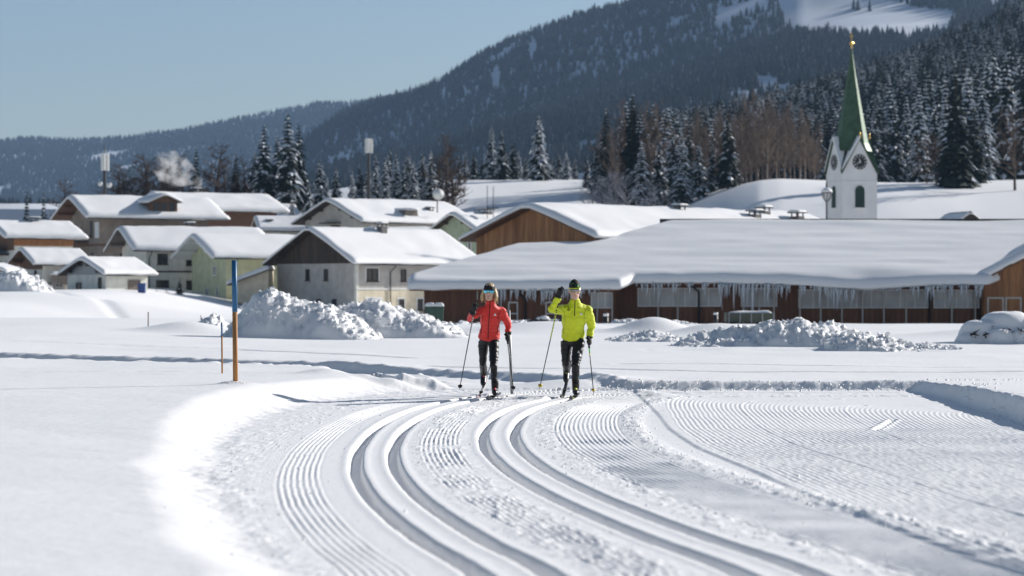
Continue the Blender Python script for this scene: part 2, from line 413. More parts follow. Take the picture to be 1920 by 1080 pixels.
# ------------------------------------------------------------------ mountains and far forests
def conifer_far(seed):
    r = random.Random(seed); mb = MB(); nl = 5; n = 7
    for l in range(nl):
        z0 = .06+.17*l; rad = (.21*(1-l/nl)+.03)*r.uniform(.85, 1.15); top = z0+.34 if l < nl-1 else 1.0
        vs = []
        for j in range(n):
            a = 2*math.pi*(j+r.random()*.6)/n; q = rad*r.uniform(.55, 1.2)
            vs.append((q*math.cos(a), q*math.sin(a), z0-r.random()*.06))
        vs.append((r.uniform(-.01, .01), r.uniform(-.01, .01), top))
        mb.add(vs, [(j, (j+1) % n, n) for j in range(n)])
    return mb
def tree_far_mat(name, dark, snow, amount):
    m = bpy.data.materials.new(name); m.use_nodes = True; nt = m.node_tree; N = nt.nodes; L = nt.links; b = N['Principled BSDF']
    b.inputs['Roughness'].default_value = .9; b.inputs['Specular IOR Level'].default_value = .1
    oi = N.new('ShaderNodeObjectInfo'); ge = N.new('ShaderNodeNewGeometry'); sp = N.new('ShaderNodeSeparateXYZ')
    L.new(ge.outputs['Normal'], sp.inputs[0])
    nz = N.new('ShaderNodeTexNoise'); nz.inputs['Scale'].default_value = .35; L.new(ge.outputs['Position'], nz.inputs['Vector'])
    ad = N.new('ShaderNodeMath'); ad.operation = 'ADD'; L.new(nz.outputs['Fac'], ad.inputs[0]); L.new(oi.outputs['Random'], ad.inputs[1])
    mr = N.new('ShaderNodeMapRange'); mr.inputs['From Min'].default_value = 1.25-amount; mr.inputs['From Max'].default_value = 1.7-amount
    L.new(ad.outputs[0], mr.inputs['Value'])
    mx = N.new('ShaderNodeMix'); mx.data_type = 'RGBA'; mx.inputs[6].default_value = (*dark, 1); mx.inputs[7].default_value = (*snow, 1)
    n4 = N.new('ShaderNodeTexNoise'); n4.inputs['Scale'].default_value = .0065; n4.inputs['Detail'].default_value = 3; L.new(ge.outputs['Position'], n4.inputs['Vector'])
    m4 = N.new('ShaderNodeMapRange'); m4.inputs['From Min'].default_value = .38; m4.inputs['From Max'].default_value = .62; m4.inputs['To Min'].default_value = .15; m4.inputs['To Max'].default_value = 1.5; L.new(n4.outputs['Fac'], m4.inputs['Value'])
    mm = N.new('ShaderNodeMath'); mm.operation = 'MULTIPLY'; mm.use_clamp = True; L.new(mr.outputs[0], mm.inputs[0]); L.new(m4.outputs[0], mm.inputs[1])
    L.new(mm.outputs[0], mx.inputs[0]); L.new(mx.outputs[2], b.inputs['Base Color'])
    return m
FAR1 = tree_far_mat('far_spruce', (.008, .013, .013), (.15, .18, .23), -.10)
FAR2 = tree_far_mat('far_frosted', (.022, .023, .024), (.22, .25, .30), .12)
def scatter(name, pts, scl, protos, label, cat):
    me = bpy.data.meshes.new(name); me.from_pydata([tuple(p) for p in pts], [], [])
    a = me.attributes.new('sc', 'FLOAT', 'POINT'); a.data.foreach_set('value', np.asarray(scl, np.float32))
    o = bpy.data.objects.new(name, me); C.objects.link(o); tag(o, label, cat, kind='stuff')
    ng = bpy.data.node_groups.new(name+'_nodes', 'GeometryNodeTree')
    ng.interface.new_socket('Geometry', in_out='INPUT', socket_type='NodeSocketGeometry')
    ng.interface.new_socket('Geometry', in_out='OUTPUT', socket_type='NodeSocketGeometry')
    N = ng.nodes; L = ng.links; gi = N.new('NodeGroupInput'); go = N.new('NodeGroupOutput')
    gti = N.new('GeometryNodeGeometryToInstance')
    for p in protos:
        oi = N.new('GeometryNodeObjectInfo'); oi.inputs['Object'].default_value = p; oi.inputs['As Instance'].default_value = True
        L.new(oi.outputs['Geometry'], gti.inputs[0])
    iop = N.new('GeometryNodeInstanceOnPoints'); iop.inputs['Pick Instance'].default_value = True
    ri = N.new('FunctionNodeRandomValue'); ri.data_type = 'INT'; ri.inputs[4].default_value = 0; ri.inputs[5].default_value = len(protos)-1
    rr = N.new('FunctionNodeRandomValue'); rr.data_type = 'FLOAT'; rr.inputs[3].default_value = 6.283
    cx = N.new('ShaderNodeCombineXYZ'); L.new(rr.outputs[1], cx.inputs['Z'])
    na = N.new('GeometryNodeInputNamedAttribute'); na.data_type = 'FLOAT'; na.inputs['Name'].default_value = 'sc'
    L.new(gi.outputs[0], iop.inputs['Points']); L.new(gti.outputs[0], iop.inputs['Instance'])
    L.new(ri.outputs[2], iop.inputs['Instance Index']); L.new(cx.outputs[0], iop.inputs['Rotation']); L.new(na.outputs[0], iop.inputs['Scale'])
    L.new(iop.outputs[0], go.inputs[0])
    md = o.modifiers.new('scatter', 'NODES'); md.node_group = ng
    return o
def proto(mb, m, name): return mesh_obj(name, mb.v, mb.f, m, None, False, link=False)
P_dark = [proto(conifer_far(k), FAR1, 'spruce_shape') for k in range(4)]
P_frost = [proto(conifer_far(10+k), FAR2, 'frosted_shape') for k in range(4)]
MTN = mat('mountain_snow', (.62, .65, .70), .9, .12, .006)
def mountain(name, label, sky_pts, Y0, Y1, z0, nx, ny, amp, prof, seed, umax=.36):
    u = np.linspace(-umax, umax, nx); v = np.linspace(0, 1.25, ny)
    U, V = np.meshgrid(u, v)
    crest = np.interp(960+U*F, [p[0] for p in sky_pts], [p[1] for p in sky_pts])
    Yc = Y1*(1+.08*fbm(U*9+seed, U*0+.5, 2))
    Yv = Y0+(Yc-Y0)*V
    zc = CAMZ+(540-crest)/F*Yc
    p = np.where(V <= 1, np.interp(V, [a for a, b in prof], [b for a, b in prof]), 1-(V-1)*1.6)
    zz = z0+(zc-z0)*p
    zz = zz+amp*fbm(U*F/Y1*.9+seed, V*2.3+seed, 5)*np.clip(np.minimum(V, 1.02-V)*5, 0, 1)
    zz[0] = -40
    X = U*Yv
    o = grid_obj(name, np.stack([X, Yv, zz], -1).reshape(-1, 3), ny, nx, MTN); tag(o, label, kind='structure')
    def surf(uu, vv):
        i = np.clip(vv/1.25*(ny-1), 0, ny-1.001); j = np.clip((uu+umax)/(2*umax)*(nx-1), 0, nx-1.001)
        i0 = i.astype(int); j0 = j.astype(int); fi = (i-i0)[:, None]; fj = (j-j0)[:, None]
        G = np.stack([X, Yv, zz], -1)
        return (G[i0, j0]*(1-fi)*(1-fj)+G[i0+1, j0]*fi*(1-fj)+G[i0, j0+1]*(1-fi)*fj+G[i0+1, j0+1]*fi*fj)
    return o, surf
rs = np.random.RandomState(3)
far_o, far_s = mountain('far_ridge', 'distant blue wooded ridge', [(-700, 330), (-200, 290), (0, 268), (40, 262), (130, 268), (230, 262), (350, 245), (450, 225), (520, 208), (600, 197), (660, 194), (720, 186), (900, 150), (1200, 100), (2700, 80)],
                        3800, 7000, 20, 260, 120, 60, [(0, 0), (.5, .42), (1, 1)], 2.2)
main_o, main_s = mountain('mountain', 'big wooded mountain rising behind the village', [(-700, 470), (300, 420), (480, 350), (570, 268), (640, 218), (700, 194), (740, 187), (800, 167), (860, 131), (900, 105), (960, 76), (1050, 46), (1120, 22), (1200, 0), (1320, -50), (1500, -110), (2000, -170), (2700, -260)],
                          950, 4200, 22, 330, 160, 150, [(0, 0), (.18, .10), (.45, .36), (.75, .70), (1, 1)], 5.7)
near_o, near_s = mountain('forest_hill', 'nearer dark forested hillside behind the church', [(-700, 420), (600, 395), (1000, 350), (1200, 310), (1300, 295), (1440, 250), (1500, 222), (1560, 200), (1640, 168), (1700, 146), (1780, 108), (1860, 70), (1920, 40), (2200, -60), (2700, -200)],
                          560, 1500, 20, 240, 110, 16, [(0, 0), (.3, .18), (.6, .5), (1, 1)], 8.1)
def forest(name, surf, n, s0, s1, clear, protos, label, vmin=0, vmax=1.03, umax=.26, umin=-.26, amount=None):
    uu = rs.uniform(umin, umax, n); vv = rs.uniform(vmin, vmax, n)
    P = surf(uu, vv); px = 960+P[:, 0]/P[:, 1]*F; py = 540-(P[:, 2]-CAMZ)/P[:, 1]*F
    keep = clear(uu, vv, P)
    P = P[keep]; sc = (s0+(s1-s0)*rs.beta(2, 2, len(P)))*(1+.25*fbm(P[:, 0]/120, P[:, 1]/200, 2))
    return scatter(name, P-np.array([0, 0, .5]), sc, protos, label, 'forest')
def clr_main(u, v, P):
    px = 960+u*F
    n = fbm(P[:, 0]/190, P[:, 1]/420, 4)
    k = n > -.42
    # ski slope and clearings, marked out on the mountain side
    a, e = P[:, 0]/P[:, 1], (P[:, 2]-CAMZ)/P[:, 1]                  # bearing and elevation seen from the valley
    px, py = 960+a*F, 540-e*F
    wob = 14*fbm(P[:, 0]/60, P[:, 1]/90, 3); lo = np.interp(px, [1440, 1470, 1520, 1600, 1700, 1770, 1830], [-60, 48, 66, 72, 74, 62, -10])+wob
    up = np.interp(px, [1440, 1560, 1600, 1690, 1790, 1830], [-20, -90, -90, 10, 12, 0])
    k &= ~((py < lo) & (py > up) & ~((px > 1600) & (py < 22+wob)))
    k &= ~((np.abs(py-np.interp(px, [1330, 1420], [42, 10])) < 16+wob) & (px > 1340) & (px < 1440))
    for cx_, cy_, rx, ry in ((1440, 160, 22, 20), (1470, 168, 28, 10), (1301, 196, 12, 8), (1390, 178, 30, 9), (1110, 330, 30, 8), (640, 300, 20, 7), (1000, 90, 10, 22), (930, 150, 8, 25)):
        k &= ~((((px-cx_)/rx)**2+((py-cy_)/ry)**2) < 1+.06*wob)
    return k
forest('mountain_forest', main_s, 68000, 9, 22, clr_main, P_dark, 'dark spruce forest covering the big mountain', .02)
forest('frosted_forest', main_s, 15000, 9, 16, lambda u, v, P: (fbm(P[:, 0]/150+4, P[:, 1]/300, 3) > .12) & clr_main(u, v, P), P_frost, 'pale frosted trees in streaks on the mountain', .05, .8)
forest('ridge_forest', far_s, 42000, 12, 20, lambda u, v, P: fbm(P[:, 0]/260, P[:, 1]/500, 4) > -.28, P_dark, 'forest on the distant left ridge', .05, 1.03, .0, -.26)
CON = [make_conifer(100+k, .35*(k % 3)) for k in range(4)]
P_near = []
for cr_, sn_, tr_ in CON:
    P_near.append(proto(cr_, CONIF, 'hillside_spruce_shape'))
    t_ = MB(); P_near[-1].data.materials.append(TREESNOW); me_ = P_near[-1].data
    v_ = cr_.v+sn_.v; f_ = cr_.f+[tuple(i+len(cr_.v) for i in q_) for q_ in sn_.f]
    me_.clear_geometry(); me_.from_pydata(v_, [], f_); me_.polygons.foreach_set('material_index', [0]*len(cr_.f)+[1]*len(sn_.f)); me_.update()
forest('hillside_forest', near_s, 9000, 16, 27, lambda u, v, P: (fbm(P[:, 0]/60, P[:, 1]/90, 3) > -.5) & (P[:, 0]/P[:, 1] > .045), P_near, 'dense dark spruce forest on the hillside behind the church', .0, 1.03, .27, .03)
hz = MB(); hz.box(-3600, 3600, -90, 9300, -12, 1150)
HZ = bpy.data.materials.new('haze_air'); HZ.use_nodes = True; hn = HZ.node_tree.nodes; hn.remove(hn['Principled BSDF'])
pv = hn.new('ShaderNodeVolumePrincipled'); pv.inputs['Color'].default_value = (.46, .69, 1.0, 1); pv.inputs['Density'].default_value = 4.4e-5; pv.inputs['Anisotropy'].default_value = 0.0
HZ.node_tree.links.new(pv.outputs[0], hn['Material Output'].inputs['Volume'])
haze = hz.build('haze', HZ); tag(haze, 'thin bluish winter haze over the valley', 'haze', kind='stuff')

# ------------------------------------------------------------------ building materials
PLASTER_GREY = mat('plaster_grey', (.50, .47, .43), .9, .14, 1.2, .3, 20)
PLASTER_BEIGE = mat('plaster_beige', (.50, .42, .34), .9, .14, 1.2, .3, 20)
PLASTER_CREAM = mat('plaster_cream', (.72, .63, .47), .9, .14, 1.2, .3, 20)
PLASTER_WHITE = mat('plaster_white', (.76, .74, .66), .9, .14, 1.2, .2, 20)
PLASTER_GREEN = mat('plaster_pale_green', (.55, .57, .38), .9, .14, 1.2, .2, 20)
PLASTER_MINT = mat('plaster_mint', (.40, .46, .34), .9, .14, 1.2, .2, 20)
PLASTER_TAUPE = mat('plaster_taupe', (.30, .245, .20), .9, .18, .9, .3, 20)
WHITE = mat('white_paint', (.78, .78, .76), .5, .04, 3)
CHURCHW = mat('church_plaster', (.74, .73, .72), .9, .05, .8, .2, 12)
DARKWOOD = mat('dark_wood', (.055, .038, .028), .8, .35, 2.5, .4, 40, stretch=(3, 3, .4))
BROWNWOOD = mat('brown_wood', (.16, .085, .048), .8, .30, 2.0, .4, 40, stretch=(3, 3, .4))
ORANGEWOOD = mat('orange_wood', (.34, .155, .062), .75, .28, 2.2, .4, 40, stretch=(4, 4, .35))
BARNWOOD = mat('barn_wood', (.17, .076, .042), .8, .30, 1.8, .3, 30, stretch=(4, 4, .35))
GREYWOOD = mat('grey_wood', (.19, .155, .13), .85, .25, 2.0, .3, 30, stretch=(3, 3, .4))
FASCIA = mat('fascia_wood', (.10, .06, .04), .8, .25, 3.0)
GLASS = mat('window_glass', (.03, .035, .045), .12, 0, 1, spec=.6)
PALEGLASS = mat('barn_glazing', (.42, .42, .42), .35, .25, .7, spec=.5)
METAL = mat('dark_metal', (.05, .052, .055), .45, .1, 5, metal=.6)
GREYMETAL = mat('grey_metal', (.32, .33, .34), .5, .1, 5, metal=.5)
CONCRETE = mat('concrete', (.33, .32, .31), .9, .15, 1.5)
CHIM = mat('chimney_render', (.16, .15, .145), .9, .2, 3)
ICE = mat('ice', (.50, .54, .58), .2, .1, 6, spec=.8)
COPPER = mat('green_copper', (.050, .098, .048), .48, .30, 1.6, .4, 14, metal=.25)
GOLD = mat('gilt', (.75, .48, .12), .3, .05, 3, metal=.9)
BLACK = mat('black_paint', (.015, .015, .016), .5, .1, 6)

def snow_slab(name, parent, x0, x1, y0, y1, zfun, thick, nx, ny, seed, edge=.27, sag=.12, m=None, amp=.13, ridge=False):
    """blanket of snow over a roof: zfun(x,y) is the roof surface"""
    xs = np.linspace(x0, x1, nx); ys = np.linspace(y0, y1, ny)
    def dens(a, n):     # more rows near the edges so the rim is round
        t = np.linspace(0, 1, n); t2 = .5-.5*np.cos(math.pi*t); return a[0]+(a[-1]-a[0])*(.5*t+.5*t2)
    xs = dens(xs, nx); ys = dens(ys, ny)
    X, Y = np.meshgrid(xs, ys)
    xe = X+.10*fbm(Y*.7+seed, X*.2, 3)*((X < x0+.01)*1.-(X > x1-.01)*1.)*-1
    ye = Y+.13*fbm(X*.6+seed, Y*.2, 3)*((Y < y0+.01)*1.-(Y > y1-.01)*1.)*-1
    d = np.minimum(np.minimum(X-x0, x1-X), np.minimum(Y-y0, y1-Y))
    e = np.sqrt(np.clip(1-(1-np.clip(d/edge, 0, 1))**2.4, 0, 1))
    zr = zfun(X, Y)
    z = zr+thick*(.35+.65*e)*(1+amp*2*fbm(X*.35+seed, Y*.5, 3))+amp*.5*fbm(X*.9, Y*.9+seed, 3)*e
    zb = zr-.015-sag*.5*(1+fbm(X*.5+seed, Y*.3, 2))*(1-np.clip(d/.25, 0, 1))
    top = np.stack([xe, ye, z], -1).reshape(-1, 3); bot = np.stack([xe, ye, zb], -1).reshape(-1, 3)
    V = np.concatenate([top, bot]); n = nx*ny; idx = np.arange(n).reshape(ny, nx); fs = []
    q = np.stack([idx[:-1, :-1], idx[:-1, 1:], idx[1:, 1:], idx[1:, :-1]], -1).reshape(-1, 4); fs += q.tolist()
    fs += (q[:, ::-1]+n).tolist()
    rim = list(idx[0, :])+list(idx[1:, -1])+list(idx[-1, -2::-1])+list(idx[-2:0:-1, 0])
    for a, b in zip(rim, rim[1:]+rim[:1]): fs.append((int(a), int(a+n), int(b+n), int(b)))
    return mesh_obj(name, V.tolist(), fs, m or ROOFSNOW, parent, True)
def window(parent, face, u, z, w, h, frame=WHITE, surround=None, mull=1, sill=True, pane=GLASS, fr=.09, bars=0, name='window'):
    """a window on local face 'L' (y=0 plane) or 'G' (x=0 plane): frame ring, recessed pane, glazing bar, sill"""
    def bx(mb, a0, a1, d0, d1, z0, z1):
        if face == 'L': mb.box(a0, a1, -d1, -d0, z0, z1)
        else: mb.box(-d1, -d0, a0, a1, z0, z1)
    mb = MB(); u0, u1, z1 = u-w/2, u+w/2, z+h
    bx(mb, u0, u0+fr, .0, .10, z, z1); bx(mb, u1-fr, u1, .0, .10, z, z1)
    bx(mb, u0+fr, u1-fr, .0, .10, z1-fr, z1); bx(mb, u0+fr, u1-fr, .0, .10, z, z+fr)
    for k in range(mull):
        c = u0+w*(k+1)/(mull+1); bx(mb, c-.035, c+.035, .0, .085, z+fr, z1-fr)
    for k in range(bars):
        c = z+h*(k+1)/(bars+1); bx(mb, u0+fr, u1-fr, .0, .075, c-.025, c+.025)
    wo_ = mb.build(name, frame, parent)
    p = MB(); bx(p, u0+fr, u1-fr, .002, .03, z+fr, z1-fr); p.build('pane', pane, wo_)
    if sill:
        p = MB(); bx(p, u0-.08, u1+.08, .0, .2, z-.1, z-.003); p.build('sill', frame, wo_)
    if surround:
        p = MB(); s_ = .18
        bx(p, u0-s_, u0-.004, 0, .05, z-.1, z1+s_); bx(p, u1+.004, u1+s_, 0, .05, z-.1, z1+s_); bx(p, u0-.004, u1+.004, 0, .05, z1+.004, z1+s_)
        p.build('surround', surround, wo_)
    return wo_
def chimney(parent, x, y, zb, zt, w=.7, m=CHIM, cap=True, snow=True):
    mb = MB(); mb.box(x-w/2, x+w/2, y-w/2, y+w/2, zb, zt); c = mb.build('chimney', m, parent)
    if cap:
        mb = MB()
        for sx in (-1, 1):
            for sy in (-1, 1): mb.box(x+sx*w*.4-.04, x+sx*w*.4+.04, y+sy*w*.4-.04, y+sy*w*.4+.04, zt, zt+.25)
        mb.box(x-w*.72, x+w*.72, y-w*.72, y+w*.72, zt+.25, zt+.33); mb.build('chimney_cap', METAL, c)
        if snow: snow_slab('cap_snow', c, x-w*.68, x+w*.68, y-w*.68, y+w*.68, lambda X, Y: X*0+zt+.335, .16, 8, 8, 1, .25, 0)
    return c
def planks(parent, mats, pts_fn, u0, u1, wdt, face, gap=.02, d0=.01, d1=.05, name='plank'):
    """vertical boards side by side; pts_fn(u) -> (z_low, z_high)"""
    n = max(1, int(round((u1-u0)/wdt))); w = (u1-u0)/n; r = random.Random(int(u1*100))
    for k in range(n):
        a, b = u0+k*w+gap/2, u0+(k+1)*w-gap/2; la, ha = pts_fn(a); lb, hb = pts_fn(b)
        if ha-la < .08 and hb-lb < .08: continue
        mid = (a+b)/2; lm, hm = pts_fn(mid); dd = d1+r.uniform(-.008, .012)
        poly = [(a, la), (b, lb), (b, max(hb, lb+.02)), (mid, max(hm, lm+.02)), (a, max(ha, la+.02))]
        mb = MB()
        if face == 'L': mb.prism([(p, q) for p, q in poly], -dd, -d0)
        elif face == 'B': mb.prism([(p, q) for p, q in poly], d0, dd)
        else: mb.prismx([(p, q) for p, q in poly], -dd, -d0)
        mb.build(name, r.choice(mats), parent)
def rainpipe(parent, x, y, zt, zb, out=.5, r=.06):
    mb = MB(); mb.tube([(x, y-out, zt), (x, y-out, zt-.15), (x, y-.12, zt-.75), (x, y-.12, zb)], r, 8); return mb.build('downpipe', METAL, parent, True)
def house(name, label, px, Y, z0, rz, W, L, ze, zr, wall, oe=.9, og=1.1, snow=.42, roofm=FASCIA, clad=None, lower=None, wins=(), chims=(), pipes=(), purl=5, seed=1, gutter=True, cat='house', corner=None):
    """gabled house: near corner at the pixel column px and depth Y; ridge along local +x, near gable on local x=0"""
    o = empty(name, (X_(px, Y), Y, 0), R(rz)); tag(o, label, cat, 'snow covered houses of the village')
    sl = (zr-ze)/(W/2); zb = z0-1.2
    mb = MB(); mb.prismx([(0, zb), (W, zb), (W, ze), (W/2, zr), (0, ze)], 0, L); mb.build('wall', wall, o)
    th = .16
    mb = MB()
    e = ze-sl*oe
    mb.prismx([(-oe, e), (W/2, zr), (W+oe, e), (W+oe, e+th), (W/2, zr+th+.04), (-oe, e+th)], -og, L+og)
    roof = mb.build('roof', roofm, o)
    zf = lambda X, Yy: zr+th+.05-sl*(np.sqrt((Yy-W/2)**2+.16)-.0)
    snow_slab('roof_snow', o, -og-.04, L+og+.04, -oe-.10, W+oe+.10, zf, snow*.86, max(22, int(L*1.8)), max(22, int(W*2)), seed)
    for k in range(purl):                           # purlin ends under the gable overhang
        y = W*(k+.5)/purl if purl > 1 else W/2; z = ze+sl*(W/2-abs(y-W/2))-.30
        mb = MB(); mb.box(-og+.12, -.004, y-.10, y+.10, z, z+.24); mb.build('purlin', roofm, o)
    if gutter:
        mb = MB(); mb.tube([(-og*.9, -oe-.06, e+.06), (L+og*.9, -oe-.06, e+.02)], .075, 8); mb.build('gutter', METAL, o, True)
    gz_ = lambda u: ze+sl*(W/2-abs(u-W/2))-.02
    if clad:
        planks(o, clad[1], lambda u: (clad[0], gz_(u)), 0, W, clad[2], 'G')
    if lower:                                       # lower storey in another colour with a string course
        zc, lm, cm = lower
        mb = MB(); mb.box(-.012, L+.0, -.015, .1, zb, zc); mb.build('lower_wall', lm, o)
        mb = MB(); mb.box(-.02, L, -.08, -.016, zc+.002, zc+.16); mb.build('string_course', cm, o)
    if corner:
        mb = MB(); mb.box(-.03, .32, -.035, .32, zb, ze-.05); mb.build('corner_board', corner, o)
    for w in wins: window(o, *w[:5], **(w[5] if len(w) > 5 else {}))
    for c in chims:
        x, y, h = c[:3]; zz = float(zf(np.array(x), np.array(y))); chimney(roof, x, y, zz-.3, zz+h, *(c[3:]))
    for p in pipes: rainpipe(o, p, 0, e, z0, oe)
    return o, roof, (sl, e, zf)
DW = dict(frame=DARKWOOD); DWS = dict(frame=DARKWOOD, surround=WHITE); DN = dict(frame=DARKWOOD, mull=0)

# dark-gabled two-storey farmhouse in the middle
Y9, r9 = 262., 45
h9, roof9, q9 = house('farmhouse', 'beige two storey house with dark boarded gable and small windows behind the snow heap', 668, Y9, -1.6, r9, 13.4, 17.5, 4.55, 8.0, PLASTER_GREY, 1.0, 1.3, .45,
    roofm=DARKWOOD, clad=(4.2, [DARKWOOD, DARKWOOD, mat('dark_wood_b', (.075, .05, .036), .8, .35, 2.5, .4, 40, stretch=(3, 3, .4))], .34), lower=(1.35, PLASTER_CREAM, WHITE),
    wins=[('G', 5.0, 2.35, .62, 1.25, DN), ('G', 8.1, 2.35, .62, 1.25, DN), ('G', 6.2, -.7, .7, 1.0, DN), ('G', 3.6, -.7, .7, 1.0, DN),
          ('L', 2.3, 2.25, 1.7, 1.4, DWS), ('L', 6.9, 2.25, .75, 1.3, DN), ('L', 10.2, 2.25, .8, 1.2, DN),
          ('L', 2.5, -.9, 2.2, 1.25, dict(frame=WHITE, surround=WHITE, pane=PALEGLASS, mull=0)), ('L', 6.6, -.95, .8, 1.25, DWS), ('L', 9.4, -.95, .8, 1.25, DWS)],
    chims=[(8.6, 5.4, .95, .85)], pipes=(4.9,), purl=5, seed=3, corner=PLASTER_WHITE)
# pale green house
h7, roof7, q7 = house('house', 'pale yellow green house with snow roof beside the blue topped pole', 424, 276., .5, 33, 9.0, 13.5, 5.3, 7.45, PLASTER_GREEN, 1.0, 2.3, .5, roofm=WHITE,
    wins=[('G', 2.9, 3.0, .75, 1.1, dict(frame=WHITE, mull=1)), ('G', 2.2, .55, .5, 1.1, dict(frame=WHITE, mull=0)), ('G', 4.9, .5, .8, 1.0, dict(frame=WHITE)), ('L', 7.0, 3.2, .9, 1.1)], pipes=(.9,), purl=4, seed=5)
# white house
h5, roof5, q5 = house('house', 'cream white two storey house with dark band between the floors', 274, 284., .95, 27, 9.0, 14., 6.3, 8.55, PLASTER_WHITE, 1.0, 2.0, .5, roofm=GREYWOOD,
    wins=[('L', 2.0, 4.3, 1.25, 1.25, DW), ('L', 2.0, 1.1, 1.55, 1.35, DW), ('L', 5.6, 4.2, 1.3, 1.3, DW), ('L', 5.6, 1.1, 1.3, 1.3, DW), ('G', 5.2, 4.3, .55, 1.0, DN), ('G', 4.3, 6.7, .6, .8, DN)],
    pipes=(.35,), chims=[(7.2, 5.2, .7, .9), (12.2, 6.0, .25, .9)], purl=4, seed=6)
mb = MB(); mb.box(-.03, 14., -.05, -.004, 3.35, 3.55); mb.build('floor_band', FASCIA, h5)
mb = MB(); mb.box(-1.5, -.01, 3.0, 8.6, 3.55, 3.75); mb.box(-1.5, -1.42, 3.0, 8.6, 3.75, 4.65); mb.build('balcony', DARKWOOD, h5)
# low garage house
h6, roof6, q6 = house('garage', 'low garage with snowy roof and grey gable in front of the cream white house', 199, 250., .9, 47, 6.6, 5.4, 3.05, 4.45, PLASTER_WHITE, .6, .8, .4, roofm=DARKWOOD,
    wins=[('L', 3.6, 1.0, 1.6, 1.35, dict(frame=GREYWOOD, mull=0, sill=False, pane=GREYWOOD, name='door')), ('G', 1.0, 1.2, .5, 1.4, DN), ('G', 4.6, 1.1, .8, 1.0, DN)], purl=4, seed=8, clad=(2.9, [GREYMETAL], .6))
# big brown apartment house with dormer
h3, roof3, q3 = house('apartment_house', 'tall brown boarded apartment house with dormer and white sign on its wall', 188, 332., 1., 30, 11.5, 16., 11.6, 14.0, PLASTER_TAUPE, 1.4, 2.6, .55, roofm=BROWNWOOD,
    wins=[('G', 3.4, 8.6, .8, 2.2, DN), ('G', 3.2, 4.4, .7, 2.0, DN), ('L', 4.2, 8.3, 2.6, 1.9, DW), ('L', 8.5, 8.3, 1.4, 1.9, DW), ('L', 4.2, 4.4, 2.6, 1.9, DW)], chims=[], purl=5, seed=9)
mb = MB(); mb.box(-.12, -.01, .35, 1.9, 8.4, 10.6); mb.build('sign', WHITE, h3)
mb = MB(); mb.box(-.05, 16, -.06, -.004, 7.3, 7.6); mb.box(-.06, -.004, -.05, 11.5, 7.3, 7.6); mb.build('floor_band', BROWNWOOD, h3)
for zz in (3.4, 7.65):
    mb = MB(); mb.box(-2.0, -.01, 4.6, 11, zz, zz+.2); mb.box(-2.0, -1.9, 4.6, 11, zz+.2, zz+1.2); mb.build('balcony', BROWNWOOD, h3)
    mb = MB(); mb.box(2.6, 8.5, -1.6, -.01, zz, zz+.2); mb.box(2.6, 8.5, -1.6, -1.5, zz+.2, zz+1.15); mb.build('balcony', GREYWOOD, h3)
def dormer(roof, x, y, zb, w, d, h, m, snow=.35):
    """small gabled dormer facing local -y"""
    mb = MB(); mb.prism([(x-w/2, zb), (x+w/2, zb), (x+w/2, zb+h), (x, zb+h+w*.22), (x-w/2, zb+h)], y, y+d); dm = mb.build('dormer', m, roof)
    mb = MB(); o_ = .55
    mb.prism([(x-w/2-o_, zb+h-.22*2*o_*.5), (x, zb+h+w*.22), (x+w/2+o_, zb+h-.22*o_), (x+w/2+o_, zb+h-.22*o_+.15), (x, zb+h+w*.22+.18), (x-w/2-o_, zb+h-.22*o_+.15)], y-.7, y+d); mb.build('dormer_roof', FASCIA, dm)
    snow_slab('dormer_snow', dm, x-w/2-o_-.05, x+w/2+o_+.05, y-.75, y+d, lambda X, Y: zb+h+w*.22+.2-.44*np.sqrt((X-x)**2+.1), snow, 16, 12, 4)
    for k in (-1, 0, 1):
        mb = MB(); mb.box(x+k*w*.3-w*.11, x+k*w*.3+w*.11, y-.06, y-.004, zb+.5, zb+h-.1); mb.build('window', GLASS, dm)
    return dm
dormer(roof3, 9.2, -.3, 11.5, 4.0, 5.0, 2.0, BROWNWOOD)
# long brown house behind with smoking chimney
h4, roof4, q4 = house('house', 'long brown boarded house with the smoking chimney at the back of the village', 330, 362., 3., 30, 13.5, 16.5, 13.4, 15.6, BROWNWOOD, 1.2, 1.6, .6, roofm=DARKWOOD,
    wins=[('L', 15.2, 11.0, 1.0, 1.3)], chims=[(6.2, 7.2, .9, 1.1), (.6, 3.4, .1, 1.2)], purl=4, seed=11)
mb = MB(); mb.box(13.4, 16.7, -1.3, -.01, 10.6, 10.8); mb.box(13.4, 16.7, -1.3, -1.2, 10.8, 11.8); mb.build('balcony', BROWNWOOD, h4)
# far-left house
h1, roof1, q1 = house('house', 'brown and white chalet cut off by the edge of the picture', 27, 300., 1., 30, 11, 7.6, 7.9, 9.6, PLASTER_WHITE, 1.0, 1.6, .55, roofm=BROWNWOOD, clad=(6.2, [BROWNWOOD], .5),
    wins=[('G', 2.6, 3.4, .7, 1.5, DN), ('G', 5.2, 3.4, .7, 1.5, DN), ('L', 3.0, 3.2, 1.2, 1.2)], chims=[(4.2, 5.2, .45, 1.1)], purl=4, seed=13)
mb = MB(); mb.box(-.02, 7.6, -.06, -.004, 6.75, 7.8); mb.build('wood_band', ORANGEWOOD, h1)
mb = MB(); mb.box(-1.4, -.02, 2.0, 11, 5.6, 5.8); mb.box(-1.4, -1.3, 2.0, 11, 5.8, 6.7); mb.build('balcony', DARKWOOD, h1)
